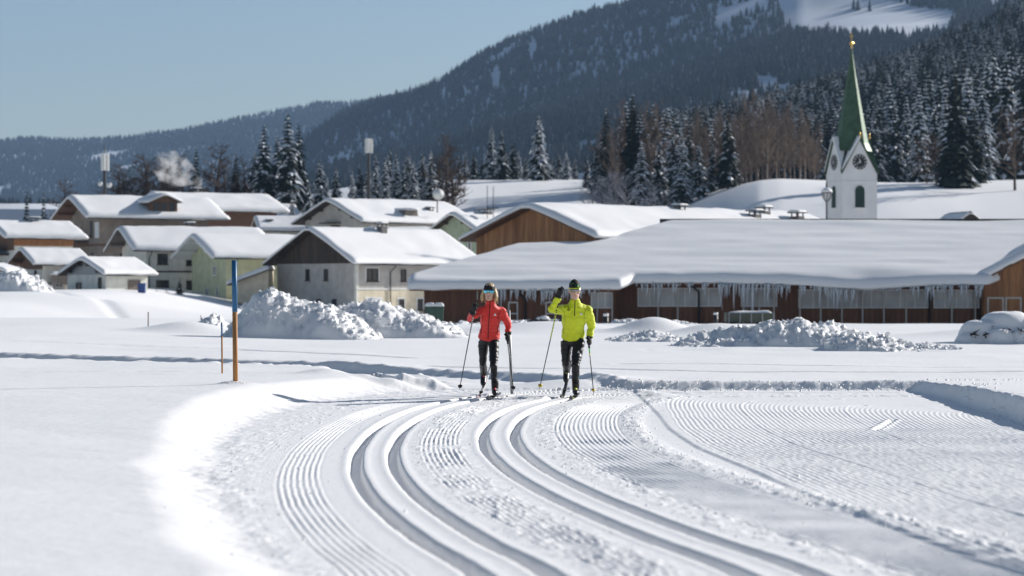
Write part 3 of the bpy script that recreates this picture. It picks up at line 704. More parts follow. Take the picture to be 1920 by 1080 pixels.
# small chalet in front of it
h2, roof2, q2 = house('chalet', 'small white chalet with brown gable and snow roof near the left snow heap', 80, 268., .9, 33, 6.6, 4.4, 4.3, 5.75, PLASTER_WHITE, .7, 1.4, .35, roofm=BROWNWOOD, clad=(3.6, [BROWNWOOD], .5),
    wins=[('G', 2.0, 2.6, .5, .9, DN), ('L', 1.9, 1.6, 1.0, 1.1)], purl=4, seed=14)
mb = MB(); mb.box(.6, 4.0, -1.3, -.01, 1.9, 2.1); mb.box(.6, 4.0, -1.3, -1.2, 2.1, 3.0); bal = mb.build('balcony', GREYWOOD, h2)
snow_slab('balcony_snow', bal, .55, 4.05, -1.4, -.95, lambda X, Y: X*0+3.01, .35, 10, 6, 2, .2, 0)
# sheds and low roofs
house('shed', 'tiny grey shed with snowy roof at the very left edge', 8, 262., .9, 60, 5, 2.2, 3.3, 4.0, GREYMETAL, .3, .3, .3, purl=0, seed=15, gutter=False, cat='shed')
def lean_to(name, label, px0, px1, Y, dpt, zb, z_lo, z_hi, wall, snow, seed, group='snow covered houses of the village', cat='shed', low_left=True):
    x0, x1 = X_(px0, Y), X_(px1, Y); o = empty(name, ((x0+x1)/2, Y, 0)); tag(o, label, cat, group); h = (x1-x0)/2
    zl, zr_ = (z_lo, z_hi) if low_left else (z_hi, z_lo)
    mb = MB(); mb.prism([(-h, zb), (h, zb), (h, zr_), (-h, zl)], 0, dpt); mb.build('wall', wall, o)
    s_ = (zr_-zl)/(2*h); oh = .6
    mb = MB(); mb.prism([(-h-oh, zl-s_*oh+.01), (h+.1, zr_+s_*.1+.01), (h+.1, zr_+s_*.1+.15), (-h-oh, zl-s_*oh+.15)], -.6, dpt+.4); mb.build('roof', FASCIA, o)
    snow_slab('roof_snow', o, -h-oh-.05, h+.1, -.66, dpt+.45, lambda X, Y_: zl+s_*(X+h)+.16, snow, 20, 16, seed)
    return o
lean_to('lean_to_shed', 'low cream lean-to shed with sloping snow roof between the green house and the farmhouse', 436, 503, 268., 6., -.2, 2.0, 3.45, PLASTER_CREAM, .45, 5)
house('house', 'low snow roof behind the pale green house', 492, 335., 4., 12, 9, 6.6, 9.6, 11.2, PLASTER_WHITE, .8, .7, .5, chims=[(1.2, 2.0, .2, .8)], purl=3, seed=17)
house('house', 'small white snow roof just right of the long brown house', 512, 395., 6., 18, 9, 4.0, 13.2, 15.0, PLASTER_WHITE, .8, .7, .5, purl=3, seed=18)
# grey house behind the farmhouse
h11, roof11, q11 = house('house', 'grey rendered house with wide snow roof and satellite dish behind the farmhouse', 684, 322., -1., 43, 12.8, 18.5, 10.6, 13.25, PLASTER_GREY, 1.1, 1.5, .5, roofm=DARKWOOD,
    wins=[('G', 6.2, 8.7, 2.0, 1.3, DW)], chims=[(13.6, 2.4, .5, .8)], purl=5, seed=19)
mb = MB(); mb.box(-1.2, -.01, 5.0, 8.4, 10.2, 10.35); mb.build('awning', DARKWOOD, h11)
mb = MB(); mb.prism([(6.6, 10.0), (9.8, 10.0), (9.4, 12.1), (7.4, 12.1)], .2, 4); dd_ = mb.build('dormer', GREYWOOD, roof11)
snow_slab('dormer_snow', dd_, 7.3, 9.6, 0, 4, lambda X, Y: X*0+12.1, .3, 10, 10, 3, .3, 0)
house('house', 'low wing with flat snow roof between the farmhouse and the grey house', 712, 306., -1., 20, 6, 9.4, 8.05, 8.9, PLASTER_GREY, .8, .8, .45, chims=[(.4, 1.0, .35, 1.3), (8.6, 3.2, .3, .6)], purl=3, seed=21)
# mint house
h12, roof12, q12 = house('house', 'mint green house with three narrow windows between grey house and wooden barn', 903, 296., -1., 45, 8.6, 10.5, 8.35, 10.6, PLASTER_MINT, .9, 1.1, .45, roofm=DARKWOOD,
    wins=[('G', 2.1, 6.0, .55, 1.25, dict(mull=0)), ('G', 3.7, 6.0, .5, 1.25, dict(mull=0)), ('G', 5.0, 6.0, .5, 1.25, dict(mull=0))], chims=[(4.5, 4.0, .5, 1.3)], purl=5, seed=23)
# wooden barn with orange gable, ridge running back to the right
OW2 = mat('orange_wood_b', (.27, .118, .048), .75, .28, 2.2, .4, 40, stretch=(4, 4, .35))
OW3 = mat('orange_wood_c', (.40, .19, .08), .75, .28, 2.2, .4, 40, stretch=(4, 4, .35))
h13, roof13, q13 = house('hay_barn', 'wooden barn with orange boarded gable rising behind the long stable', 1118, 172., -1.2, 45, 12.2, 30., 5.25, 7.4, ORANGEWOOD, .8, 1.0, .42, roofm=BROWNWOOD, clad=(1.0, [ORANGEWOOD, OW2, OW3, ORANGEWOOD], .42), purl=0, seed=25, cat='barn',
    chims=[(15, 5.2, .3, .7), (22.5, 3.9, .5, .75), (25., 5.0, .45, .75), (27.5, 3.6, .55, .8)])

# ------------------------------------------------------------------ the long stable on the right
ST = empty('stable', (0, 0, 0)); tag(ST, 'long brown timber stable with deep snow roof, glazed front and icicles', 'barn')
SLP, ZR0, YB = .288, 5.85, 176.5                        # roof slope, ridge height, ridge depth
YE1, YE2 = 161.0, 162.6                                 # front eave of the projecting part and of the main range
XS = 7.2                                                # where the projecting part ends
def st_roof(X, Y): return ZR0-SLP*(YB-Y)
def eave_y(x): return np.where(x < XS, YE1, np.interp(x, [XS, XS+1.0, 31.8, 45], [YE1, YE2, YE2-.6, YE2+14]))
def back_y(x): return np.interp(x, [-8, .4, 5.6, 11.6, 80], [161.3, 170.3, 170.8, YB, YB])
nx, ny = 150, 44
xs = np.concatenate([np.linspace(-6.95, XS-.2, 50), np.linspace(XS-.1, XS+1.1, 10), np.linspace(XS+1.3, 42, 90)])
vv = np.linspace(0, 1, ny); vv = .5*vv+.5*(.5-.5*np.cos(math.pi*vv))
Xg, Vg = np.meshgrid(xs, vv); e0 = eave_y(Xg); b0 = np.maximum(back_y(Xg), e0+.25); Yg = e0+(b0-e0)*Vg
dst = np.minimum(np.minimum(Yg-e0, (b0-Yg)*3), (Xg+6.98)*2)
ed = np.sqrt(np.clip(1-(1-np.clip(dst/.8, 0, 1))**2.3, 0, 1))
sagx = .32*np.exp(-((Xg-23.6)/3.6)**2)-.05*np.exp(-((Xg-30.5)/2.4)**2)
top = st_roof(Xg, Yg)+.12+.58*(.22+.78*ed)+.10*fbm(Xg*.12, Yg*.5, 3)+.022*np.sin(2*math.pi*(Yg+1.1*fbm(Xg*.07, Yg*.3, 3))/1.55)*(.5+.8*fbm(Xg*.1+4, Yg*.4, 2))*ss(.6, 2, dst)+.02*fbm(Xg*.4, Yg*1.1, 3)
bot = st_roof(Xg, Yg)+.10
fr = np.exp(-((Yg-e0)/.9)**2); top = top-sagx*fr; bot = bot-(sagx+.08*(1+fbm(Xg*.8, Xg*0, 3)))*np.exp(-((Yg-e0)/.35)**2)
yy = Yg-.38*np.exp(-((Yg-e0)/.5)**2)*(.6+.5*fbm(Xg*.5, Xg*0+3, 2)+sagx)
V = np.concatenate([np.stack([Xg, yy, top], -1).reshape(-1, 3), np.stack([Xg, yy, bot], -1).reshape(-1, 3)])
idx = np.arange(nx*ny).reshape(ny, nx); n_ = nx*ny
q = np.stack([idx[:-1, :-1], idx[:-1, 1:], idx[1:, 1:], idx[1:, :-1]], -1).reshape(-1, 4)
fs = q.tolist()+(q[:, ::-1]+n_).tolist()
rim = list(idx[0, :])+list(idx[1:, -1])+list(idx[-1, -2::-1])+list(idx[-2:0:-1, 0])
for a, b in zip(rim, rim[1:]+rim[:1]): fs.append((int(a), int(a+n_), int(b+n_), int(b)))
mesh_obj('roof_snow', V.tolist(), fs, ROOFSNOW, ST, True)
mb = MB()                                               # roof boarding under the snow
def quadslab(mb, pts, th=.12):
    t_ = [(x, y, st_roof(x, y)+.06) for x, y in pts]; b_ = [(x, y, z-th) for x, y, z in t_]; n = len(pts)
    mb.add(t_+b_, [tuple(range(n)), tuple(range(2*n-1, n-1, -1))]+[(i, n+i, n+(i+1) % n, (i+1) % n) for i in range(n)])
quadslab(mb, [(-6.85, YE1), (XS, YE1), (XS, 170.6), (.5, 170.1)])
quadslab(mb, [(XS+.01, YE2), (31.7, YE2-.5), (31.7, YB), (11.6, YB), (XS+.01, 172)])
mb.build('roof', BROWNWOOD, ST)
mb = MB(); mb.box(10.8, 60, YB-.1, YB+.35, ZR0+.2, ZR0+.72); mb.build('ridge_board', METAL, ST)
snow_slab('ridge_snow', ST, 11, 60, YB+.2, YB+5, lambda X, Y: ZR0+.60-.3*(Y-YB), .25, 60, 10, 4)
GB = -1.15                                              # ground level at the stable
YW1, YW2 = YE1+1.1, YE2+1.6
zt1, zt2 = st_roof(0, YW1)-.1, st_roof(0, YW2)-.1
mb = MB(); mb.box(-5.9, XS-.35, YW1, YW1+3.5, GB-1, zt1); mb.build('wall', BARNWOOD, ST)
mb = MB(); mb.box(XS-.34, 31.6, YW2, YW2+6, GB-1, zt2); mb.build('wall', BARNWOOD, ST)
BW2 = mat('barn_wood_b', (.14, .062, .035), .8, .30, 1.8, .3, 30, stretch=(4, 4, .35))
def local_planks(parent, x0, x1, y, z0, z1, w, mats, name='plank'):
    n = int(round((x1-x0)/w)); w = (x1-x0)/n; mesh = None
    r = random.Random(int(x0*7+99))
    for k in range(n):
        d = r.choice((.03, .036, .042)); m_ = r.choice(mats); key = (round(w, 4), d, m_.name, round(z1-z0, 3))
        if key not in _pm:
            t = MB(); t.box(.008, w-.008, -d, -.002, 0, z1-z0); me = bpy.data.meshes.new(name); me.from_pydata(t.v, [], t.f); me.materials.append(m_); _pm[key] = me
        o = bpy.data.objects.new(name, _pm[key]); C.objects.link(o); o.parent = parent; o.location = (x0+k*w, y, z0)
_pm = {}
local_planks(ST, -5.9, XS-.36, YW1, GB+.35, zt1, .36, [BARNWOOD, BW2])
local_planks(ST, XS-.3, 31.5, YW2, GB+.30, zt2, .36, [BARNWOOD, BW2])
mb = MB(); mb.box(-5.95, XS-.33, YW1-.10, YW1-.045, GB-1, GB+.34); mb.build('plinth', CONCRETE, ST)
mb = MB(); mb.box(XS-.3, 31.6, YW2-.12, YW2-.045, GB-1, GB+.29); mb.build('plinth', CONCRETE, ST)
mb = MB(); mb.box(XS-.36, XS-.30, YW1+.05, YW2-.13, GB-1, zt1-.05); mb.build('corner_post', BROWNWOOD, ST)
def bay(x0, x1, z0, z1, y, n, fm=WHITE, pm=PALEGLASS, name='window'):
    mb = MB(); f = .05
    mb.box(x0, x1, y-.10, y-.045, z0, z0+f); mb.box(x0, x1, y-.10, y-.045, z1-f, z1)
    for k in range(n+1):
        c = x0+(x1-x0-f)*k/n; mb.box(c, c+f, y-.098, y-.045, z0+f, z1-f)
    w = mb.build(name, fm, ST)
    for k in range(n):
        a = x0+(x1-x0-f)*k/n+f; b = x0+(x1-x0-f)*(k+1)/n
        p = MB(); p.box(a, b, y-.062, y-.046, z0+f, z1-f); p.build('pane', pm, w)
def sx(px, Y=163.8): return X_(px, Y)
zw0, zw1 = Z_(575, 164), Z_(540, 164)
bay(sx(1196), sx(1352), zw0, zw1, YW2, 7); bay(sx(1390), sx(1458), zw0, zw1, YW2, 3)
bay(sx(1498), sx(1745), zw0-.1, zw1-.1, YW2, 9); bay(sx(1752), sx(1838), zw0-.1, zw1-.12, YW2, 4)
bay(sx(1108, 162), sx(1148, 162), Z_(578, 162), Z_(548, 162), YW1, 3)
for a, b, t_, u_ in ((953, 971, 566, 604), (1023, 1042, 566, 604)):        # white framed stable doors
    x0, x1 = sx(a, 162), sx(b, 162); z1, z0_ = Z_(t_, 162), GB+.1; mb = MB()
    mb.box(x0, x0+.07, YW1-.12, YW1-.045, z0_, z1); mb.box(x1-.07, x1, YW1-.12, YW1-.045, z0_, z1)
    mb.box(x0+.07, x1-.07, YW1-.12, YW1-.045, z1-.08, z1); mb.box(x0+.07, x1-.07, YW1-.12, YW1-.045, (z0_+z1)/2, (z0_+z1)/2+.07)
    d_ = mb.build('door', WHITE, ST)
    mb = MB(); mb.box(x0+.07, x1-.07, YW1-.07, YW1-.046, z0_, z1-.08); mb.build('door_leaf', BW2, d_)
POST = mat('pale_post', (.52, .50, .46), .7, .1, 4)
def post(x, y, z0, z1, w=.09):
    mb = MB(); mb.box(x-w/2, x+w/2, y-w/2, y+w/2, z0, z1); mb.build('post', POST, ST)
for px in (1235, 1272, 1395, 1425, 1453, 1502, 1541, 1581, 1620, 1660, 1702, 1788, 1832):
    post(sx(px, 163.2), YW2-.35, GB-.2, Z_(545, 163.5))
for px in (895, 925, 948, 970, 1000, 1023): post(sx(px, 161.7), YW1-.28, Z_(562, 162), Z_(544, 162), .07)
for px in (1120, 1148): post(sx(px, 161.7), YW1-.2, GB-.2, Z_(548, 162), .08)
for px, Y_, zt_, zb_ in ((985, YW1, Z_(551, 162), GB), (1310, YW2, Z_(538, 164), GB), (1742, YW2, Z_(541, 164), GB)):
    x = X_(px, Y_); mb = MB(); mb.tube([(x-.55, Y_-.9, zt_+.15), (x-.5, Y_-.75, zt_+.05), (x, Y_-.2, zt_-.35), (x, Y_-.2, zb_)], .07, 8); mb.build('downpipe', METAL, ST, True)
# icicles along the eaves: shared meshes, each one a part
ice_me = []
for k in range(5):
    r = random.Random(40+k); mb = MB(); p = []; rr_ = []
    for i in range(7): p.append((r.uniform(-.008, .008)*i, r.uniform(-.008, .008)*i, -i/6)); rr_.append((.052*(1-i/6)**.8+.006)*(1+.2*r.uniform(-1, 1)))
    mb.tube(p, rr_, 6); me = bpy.data.meshes.new('icicle'); me.from_pydata([tuple(v) for v in mb.v], [], mb.f); me.polygons.foreach_set('use_smooth', [True]*len(me.polygons)); me.materials.append(ICE); ice_me.append(me)
ri_ = random.Random(12)
def icicles(px0, px1, Y, n, l0, l1, fy):
    for k in range(n):
        px = px0+(px1-px0)*(k+ri_.random())/n; x = X_(px, Y); cl = .55+.45*math.sin(px*.037)+.4*math.sin(px*.013+2)+.3*math.sin(px*.21)
        if cl < .45 and ri_.random() < .7: continue
        L_ = max(.12, (l0+(l1-l0)*ri_.random()**1.7*cl)); o = bpy.data.objects.new('icicle', ri_.choice(ice_me)); C.objects.link(o); o.parent = ST
        yv = float(eave_y(np.array(x)))-.18+ri_.uniform(-.15, .15)
        sg = .32*math.exp(-((x-23.6)/3.6)**2)-.05*math.exp(-((x-30.5)/2.4)**2)
        o.location = (x, yv, float(st_roof(x, yv))+.09-sg+ri_.uniform(-.02, .05)); w = ri_.uniform(.8, 1.9); o.scale = (w, w, L_)
icicles(925, 1148, YE1, 75, .2, 1.7, 0); icicles(1185, 1840, YE2, 222, .2, 1.9, 0)
# wing with its gable to the field, at the right edge
wing, rw, qw = house('stable_wing', 'orange boarded gable end of the stable wing at the right edge', 2165, 162.6, GB, 88, 11.4, 14, 2.1, 5.0, ORANGEWOOD, .9, .6, .5, roofm=BROWNWOOD, clad=(GB, [ORANGEWOOD, OW2], .42), purl=0, seed=31, cat='barn', gutter=False)
for u0 in (8.9, 10.1):
    mb = MB(); mb.box(-.10, -.055, u0, u0+.1, GB+.2, .9); mb.box(-.10, -.055, u0+1.0, u0+1.1, GB+.2, .9); mb.box(-.10, -.055, u0+.1, u0+1.0, .8, .9); mb.build('door', POST, wing)

# ------------------------------------------------------------------ church tower
YT = 300.; kt = F/YT; tw = 4.75
CH = empty('church_tower', (X_(1579, YT), YT, 0), R(17)); tag(CH, 'white church tower with green spire, clock faces and gilded cross', 'church')
zeT, zgT, zsT = Z_(326, YT), Z_(262, YT), Z_(86, YT)
mb = MB(); mb.box(0, tw, 0, tw, -2, zeT); mb.build('wall', CHURCHW, CH)
mb = MB(); cxT = tw/2
for (f0, f1) in (((0, 0), (tw, 0)), ((tw, 0), (tw, tw)), ((tw, tw), (0, tw)), ((0, tw), (0, 0))):
    mx_, my_ = (f0[0]+f1[0])/2, (f0[1]+f1[1])/2
    mb.add([(*f0, zeT), (*f1, zeT), (mx_, my_, zgT), (cxT, cxT, zgT), (cxT, cxT, zeT)], [(0, 1, 2), (0, 4, 1)])
mb.build('gable', CHURCHW, CH)
mb = MB()
for s_ in range(4):                                     # crossing roofs between the four gables
    a = s_*math.pi/2; c_, d_ = math.cos(a), math.sin(a)
    def rt(x, y, z): return (cxT+(x*c_-y*d_), cxT+(x*d_+y*c_), z)
    h = tw/2+.22
    for sg in (-1, 1): 
        t_ = .16
        mb.add([rt(0, -h, zgT+.12), rt(sg*h, -h, zeT-.02), rt(0, 0, zgT+.12), rt(0, -h, zgT+.12+t_), rt(sg*h, -h, zeT-.02+t_), rt(0, 0, zgT+.12+t_)], [(0, 1, 2), (3, 5, 4), (0, 3, 4, 1), (1, 4, 5, 2), (2, 5, 3, 0)])
gr = mb.build('gable_roof', COPPER, CH)
mb = MB(); nS = 8; sp = []
lev = [(zgT-1.3, 2.55), (zgT-.3, 2.12), (zgT+1.0, 1.86), (zgT+4, 1.30), (zgT+8, .60), (zsT, .05)]
for z, r_ in lev:
    for j in range(nS): a = 2*math.pi*(j+.5)/nS; sp.append((cxT+r_*math.cos(a), cxT+r_*math.sin(a), z))
mb.add(sp, [(i*nS+j, i*nS+(j+1) % nS, (i+1)*nS+(j+1) % nS, (i+1)*nS+j) for i in range(len(lev)-1) for j in range(nS)]+[tuple((len(lev)-1)*nS+j for j in range(nS))])
spire = mb.build('spire', COPPER, CH)
mb = MB(); mb.lathe([(.0, zsT-.1), (.12, zsT), (.10, zsT+.35), (.26, zsT+.5), (.28, zsT+.62), (.20, zsT+.78), (.05, zsT+.85), (.04, zsT+1.1)], (cxT, cxT), 10)
mb.box(cxT-.05, cxT+.05, cxT-.04, cxT+.04, zsT+1.0, zsT+2.0); mb.box(cxT-.28, cxT+.28, cxT-.035, cxT+.035, zsT+1.45, zsT+1.56); mb.build('cross', GOLD, spire)
for (x, y) in ((tw/2, -.1), (tw+.1, tw/2)):
    mb = MB(); mb.lathe([(.0, zgT+.25), (.10, zgT+.3), (.14, zgT+.55), (.06, zgT+.8), (.02, zgT+1.1)], (x, y), 8); mb.build('finial', GOLD, CH, True)
# snow lying on the gable roofs that face away from the sun
mb = MB(); h = tw/2+.28
def rt2(a, x, y, z):
    c_, d_ = math.cos(a), math.sin(a); return (cxT+(x*c_-y*d_), cxT+(x*d_+y*c_), z)
for a, sg in ((0, -1), (-math.pi/2, 1), (-math.pi/2, -1)):
    th = .42
    P0 = [(0.1*sg, -h), (sg*h*.96, -h), (sg*.75, -1.15), (0.1*sg, -1.3)]
    zz = lambda x, y: zgT+.30-(zgT-zeT)*abs(x)/(tw/2+.22)
    vs = [rt2(a, x, y, zz(x, y)+.02) for x, y in P0]+[rt2(a, x*.97, y*.98, zz(x, y)+th) for x, y in P0]
    mb.add(vs, [(0, 1, 2, 3), (7, 6, 5, 4)]+[(i, 4+i, 4+(i+1) % 4, (i+1) % 4) for i in range(4)])
mb.build('gable_snow', ROOFSNOW, gr)
def clock(face):
    zc = Z_(303, YT); rC = .95
    def pt(u, d, z): return (tw/2+u, -d, z) if face == 'L' else (-d, tw/2-u, z)
    def disc(r0, r1, d0, d1, n=28):
        mb = MB(); vs = []
        for r_, d in ((r0, d0), (r0, d1), (r1, d1), (r1, d0)):
            for j in range(n): a = 2*math.pi*j/n; vs.append(pt(r_*math.cos(a), d, zc+r_*math.sin(a)))
        mb.add(vs, [(k*n+j, k*n+(j+1) % n, (k+1)*n+(j+1) % n, (k+1)*n+j) for k in range(3) for j in range(n)]+([tuple(n*2+j for j in range(n))] if r1 < .01 else [])); return mb
    c = disc(rC, .005, .0, .07).build('clock_face', BLACK, CH)
    for k in range(12):
        a = math.pi*2*k/12; ca, sa = math.cos(a), math.sin(a); mb = MB(); w = .05
        q_ = [(rC*.70, -w), (rC*.92, -w), (rC*.92, w), (rC*.70, w)]
        vs = [pt(r_*sa+t_*ca, d, zc+r_*ca-t_*sa) for d in (.075, .095) for r_, t_ in q_]
        mb.add(vs, [(0, 1, 2, 3), (7, 6, 5, 4)]+[(i, 4+i, 4+(i+1) % 4, (i+1) % 4) for i in range(4)]); mb.build('hour_mark', WHITE, c)
    for ang, ln, w, nm in ((240, .82, .045, 'minute_hand'), (350, .52, .065, 'hour_hand')):
        a = R(ang); ca, sa = math.cos(a), math.sin(a); mb = MB(); q_ = [(-.15*rC, -w), (ln*rC, -w*.4), (ln*rC, w*.4), (-.15*rC, w)]
        vs = [pt(r_*sa+t_*ca, d, zc+r_*ca-t_*sa) for d in (.10, .125) for r_, t_ in q_]
        mb.add(vs, [(0, 1, 2, 3), (7, 6, 5, 4)]+[(i, 4+i, 4+(i+1) % 4, (i+1) % 4) for i in range(4)]); mb.build(nm, WHITE, c)
clock('L'); clock('G')
SHUT = mat('green_louvre', (.02, .05, .035), .6, .2, 4)
def bell(face, w):
    z0, z1 = Z_(389, YT), Z_(347, YT)-w/2
    def pt(u, d, z): return (tw/2+u, -d, z) if face == 'L' else (-d, tw/2-u, z)
    prof = [(-w/2, z0), (w/2, z0), (w/2, z1)]+[(w/2*math.cos(math.pi*k/8), z1+w/2*math.sin(math.pi*k/8)) for k in range(1, 8)]+[(-w/2, z1)]
    n = len(prof); mb = MB(); mb.add([pt(u, .02, z) for u, z in prof]+[pt(u, .004, z) for u, z in prof], [tuple(range(n)), tuple(range(2*n-1, n-1, -1))]+[(i, n+i, n+(i+1) % n, (i+1) % n) for i in range(n)])
    b = mb.build('belfry_window', SHUT, CH)
    mb = MB(); o_ = [(u*1.16, z0-.05+(z-z0)*1.03) for u, z in prof]
    mb.add([pt(u, .07, z) for u, z in prof]+[pt(u, .07, z) for u, z in o_]+[pt(u, .003, z) for u, z in o_]+[pt(u, .003, z) for u, z in prof],
           [(k*n+i, k*n+(i+1) % n, ((k+1) % 4)*n+(i+1) % n, ((k+1) % 4)*n+i) for k in range(4) for i in range(n)]); mb.build('surround', WHITE, b)
    for k in range(9):
        zz = z0+.1+k*(z1+w*.3-z0)/9; mb = MB(); vs = [pt(-w*.42, .03, zz), pt(w*.42, .03, zz), pt(w*.42, .09, zz-.12), pt(-w*.42, .09, zz-.12)]
        vs += [tuple(np.array(v)+np.array((0, 0, .03))) for v in vs]
        mb.add(vs, [(0, 1, 2, 3), (7, 6, 5, 4)]+[(i, 4+i, 4+(i+1) % 4, (i+1) % 4) for i in range(4)]); mb.build('louvre', SHUT, b)
    mb = MB(); a = [pt(-w*.6, 0.005, z0-.12), pt(w*.6, .005, z0-.12), pt(w*.6, .25, z0-.12), pt(-w*.6, .25, z0-.12)]; a += [(x, y, z+.12) for x, y, z in a]
    mb.add(a, [(0, 1, 2, 3), (7, 6, 5, 4)]+[(i, 4+i, 4+(i+1) % 4, (i+1) % 4) for i in range(4)]); mb.build('sill', WHITE, b)
bell('L', 1.35); bell('G', 1.35)
mb = MB()
for z in (zeT-1.0,): mb.box(-.06, tw+.06, -.06, tw+.06, z, z+.14)
mb.build('cornice', CHURCHW, CH)
# chapel roof and street lamp beside the church
house('chapel', 'small dark chapel with snow covered roof to the right of the church', 1745, 330., 6., -78, 5.2, 7.5, 9.5, 11.6, DARKWOOD, .3, .25, .3, purl=0, seed=41, gutter=False, cat='chapel')
LP = empty('street_lamp', (X_(1550, 290), 290, 0)); tag(LP, 'old fashioned street lamp with snow cap left of the church tower', 'street lamp')
zl0, zl1 = 4., Z_(378, 290)
mb = MB(); mb.tube([(0, 0, zl0), (0, 0, zl1-.2), (0, 0, zl1)], [.13, .10, .12], 8); mb.build('pole', BLACK, LP, True)
mb = MB(); mb.lathe([(.16, zl1), (.45, zl1+.5), (.52, zl1+1.05)], (0, 0), 8); mb.build('lantern_glass', mat('lantern_glass', (.55, .55, .55), .2, .05, 3), LP)
mb = MB()
for k in range(8):
    a = 2*math.pi*k/8; c_, s_ = math.cos(a), math.sin(a); mb.tube([(.16*c_, .16*s_, zl1), (.46*c_, .46*s_, zl1+.5), (.53*c_, .53*s_, zl1+1.05)], .05, 4)
mb.lathe([(.72, zl1+1.05), (.66, zl1+1.12), (.10, zl1+1.5), (.12, zl1+1.9), (.02, zl1+2.7)], (0, 0), 8); mb.build('lantern_frame', BLACK, LP)
mb = MB(); mb.lathe([(.70, zl1+1.13), (.62, zl1+1.38), (.3, zl1+1.62), (.14, zl1+1.66)], (0, 0), 10); mb.build('lantern_snow', ROOFSNOW, LP, True)
# antenna masts and dishes
def mast(px, Y, ytop, ybase, label, y0p, y1p, dishes=()):
    z0 = Z_(ybase, Y); k = F/Y; o = empty('antenna_mast', (X_(px, Y), Y, z0)); tag(o, label, 'antenna mast', 'phone masts')
    h = Z_(ytop, Y)-z0; zp0, zp1 = Z_(y1p, Y)-z0, Z_(y0p, Y)-z0
    mb = MB(); mb.tube([(0, 0, -8), (0, 0, zp0), (0, 0, zp1), (0, 0, h)], [.28, .22, .12, .05], 8); mb.build('pole', METAL, o, True)
    for j in range(3):
        a = 2*math.pi*j/3+.4; c_, s_ = .42*math.cos(a), .42*math.sin(a); mb = MB(); mb.box(c_-.22, c_+.22, s_-.14, s_+.14, zp0, zp1); mb.build('antenna_panel', WHITE, o)
    for (dx, dy, r_) in dishes:
        mb = MB(); mb.tube([(dx, -.45, dy), (dx, -.2, dy)], [r_, r_*.8], 14); mb.build('dish', WHITE, o, True)
    return o
mast(196, 345, 272, 375, 'tall phone mast with white antenna box above the tall brown apartment house', 288, 320, [(-.55, 2.3, .35), (.75, 2.1, .4)])
mast(691, 350, 256, 380, 'phone mast with white antenna box left of the snowy conifers behind the grey house', 260, 287)
SD = empty('satellite_dish', (X_(820, 330), 330, Z_(385, 330))); tag(SD, 'round white satellite dish on a short pole above the grey house roof', 'satellite dish')
mb = MB(); mb.tube([(0, 0, -1), (0, 0, 1.4)], .08, 8); mb.build('pole', METAL, SD)
mb = MB(); mb.tube([(.15, -.32, 1.5), (.15, -.2, 1.5), (.15, -.05, 1.5), (.15, .05, 1.5)], [.78, .72, .5, .1], 20); mb.build('dish', WHITE, SD, True)
AM = empty('roof_antenna', (X_(925, 300), 300, Z_(395, 300))); tag(AM, 'thin rod antennas standing on the mint house roof', 'antenna')
for dx, h in ((-.75, 3.1), (0, 3.0)):
    mb = MB(); mb.tube([(dx, 0, -1.5), (dx, 0, h)], .05, 6); mb.build('rod', METAL, AM)
mb = MB(); mb.box(-.9, .7, -.2, .2, .25, .4); mb.build('crossbar', METAL, AM)

# ------------------------------------------------------------------ trees that can be told apart
ORD = ['first', 'second', 'third', 'fourth', 'fifth', 'sixth', 'seventh', 'eighth', 'ninth', 'tenth', 'eleventh', 'twelfth', 'thirteenth', 'fourteenth', 'fifteenth', 'sixteenth', 'seventeenth', 'eighteenth', 'nineteenth', 'twentieth']
def shape(mb, m, name): 
    me = bpy.data.meshes.new(name); me.from_pydata([tuple(v) for v in mb.v], [], mb.f); me.materials.append(m); return me
TREES = {}
for kind, snow_, slim in (('dark', .12, .95), ('dark', .18, 1.1), ('snowy', .72, 1.05), ('snowy', .8, .95), ('snowy', .62, 1.15), ('half', .38, 1.0), ('half', .45, 1.1)):
    c_, s_, t_ = make_conifer(300+len(TREES)*7+int(snow_*100), snow_, slim)
    TREES.setdefault(kind, []).append([('trunk', shape(t_, BARK, 'trunk')), ('crown', shape(c_, CONIF, 'crown')), ('snow', shape(s_, TREESNOW, 'snow'))])
for k in range(3):
    c_, t_ = make_bare(500+k, .19, 60, .55, .0, .10); TREES.setdefault('larch', []).append([('trunk', shape(t_, BARK, 'trunk')), ('crown', shape(c_, LARCH, 'crown'))])
for k in range(4):
    c_, t_ = make_bare(520+k, .25, 36, 1.4, -.03, .18); TREES.setdefault('birch', []).append([('trunk', shape(t_, BTRUNK, 'trunk')), ('crown', shape(c_, BIRCH, 'crown'))])
for k in range(2):
    c_, t_ = make_bare(540+k, .42, 26, .55, .03, .25); TREES.setdefault('oak', []).append([('trunk', shape(t_, BARK, 'trunk')), ('crown', shape(c_, LARCH, 'crown'))])
for k in range(2):
    c_, t_ = make_bare(560+k, .40, 34, .7, .0, .08); TREES.setdefault('frost', []).append([('trunk', shape(t_, BARK, 'trunk')), ('crown', shape(c_, FROST, 'crown'))])
rt_ = random.Random(77)
NM = {'dark': 'spruce_tree', 'snowy': 'spruce_tree', 'half': 'spruce_tree', 'larch': 'larch_tree', 'birch': 'birch_tree', 'oak': 'bare_tree', 'frost': 'frosted_tree'}
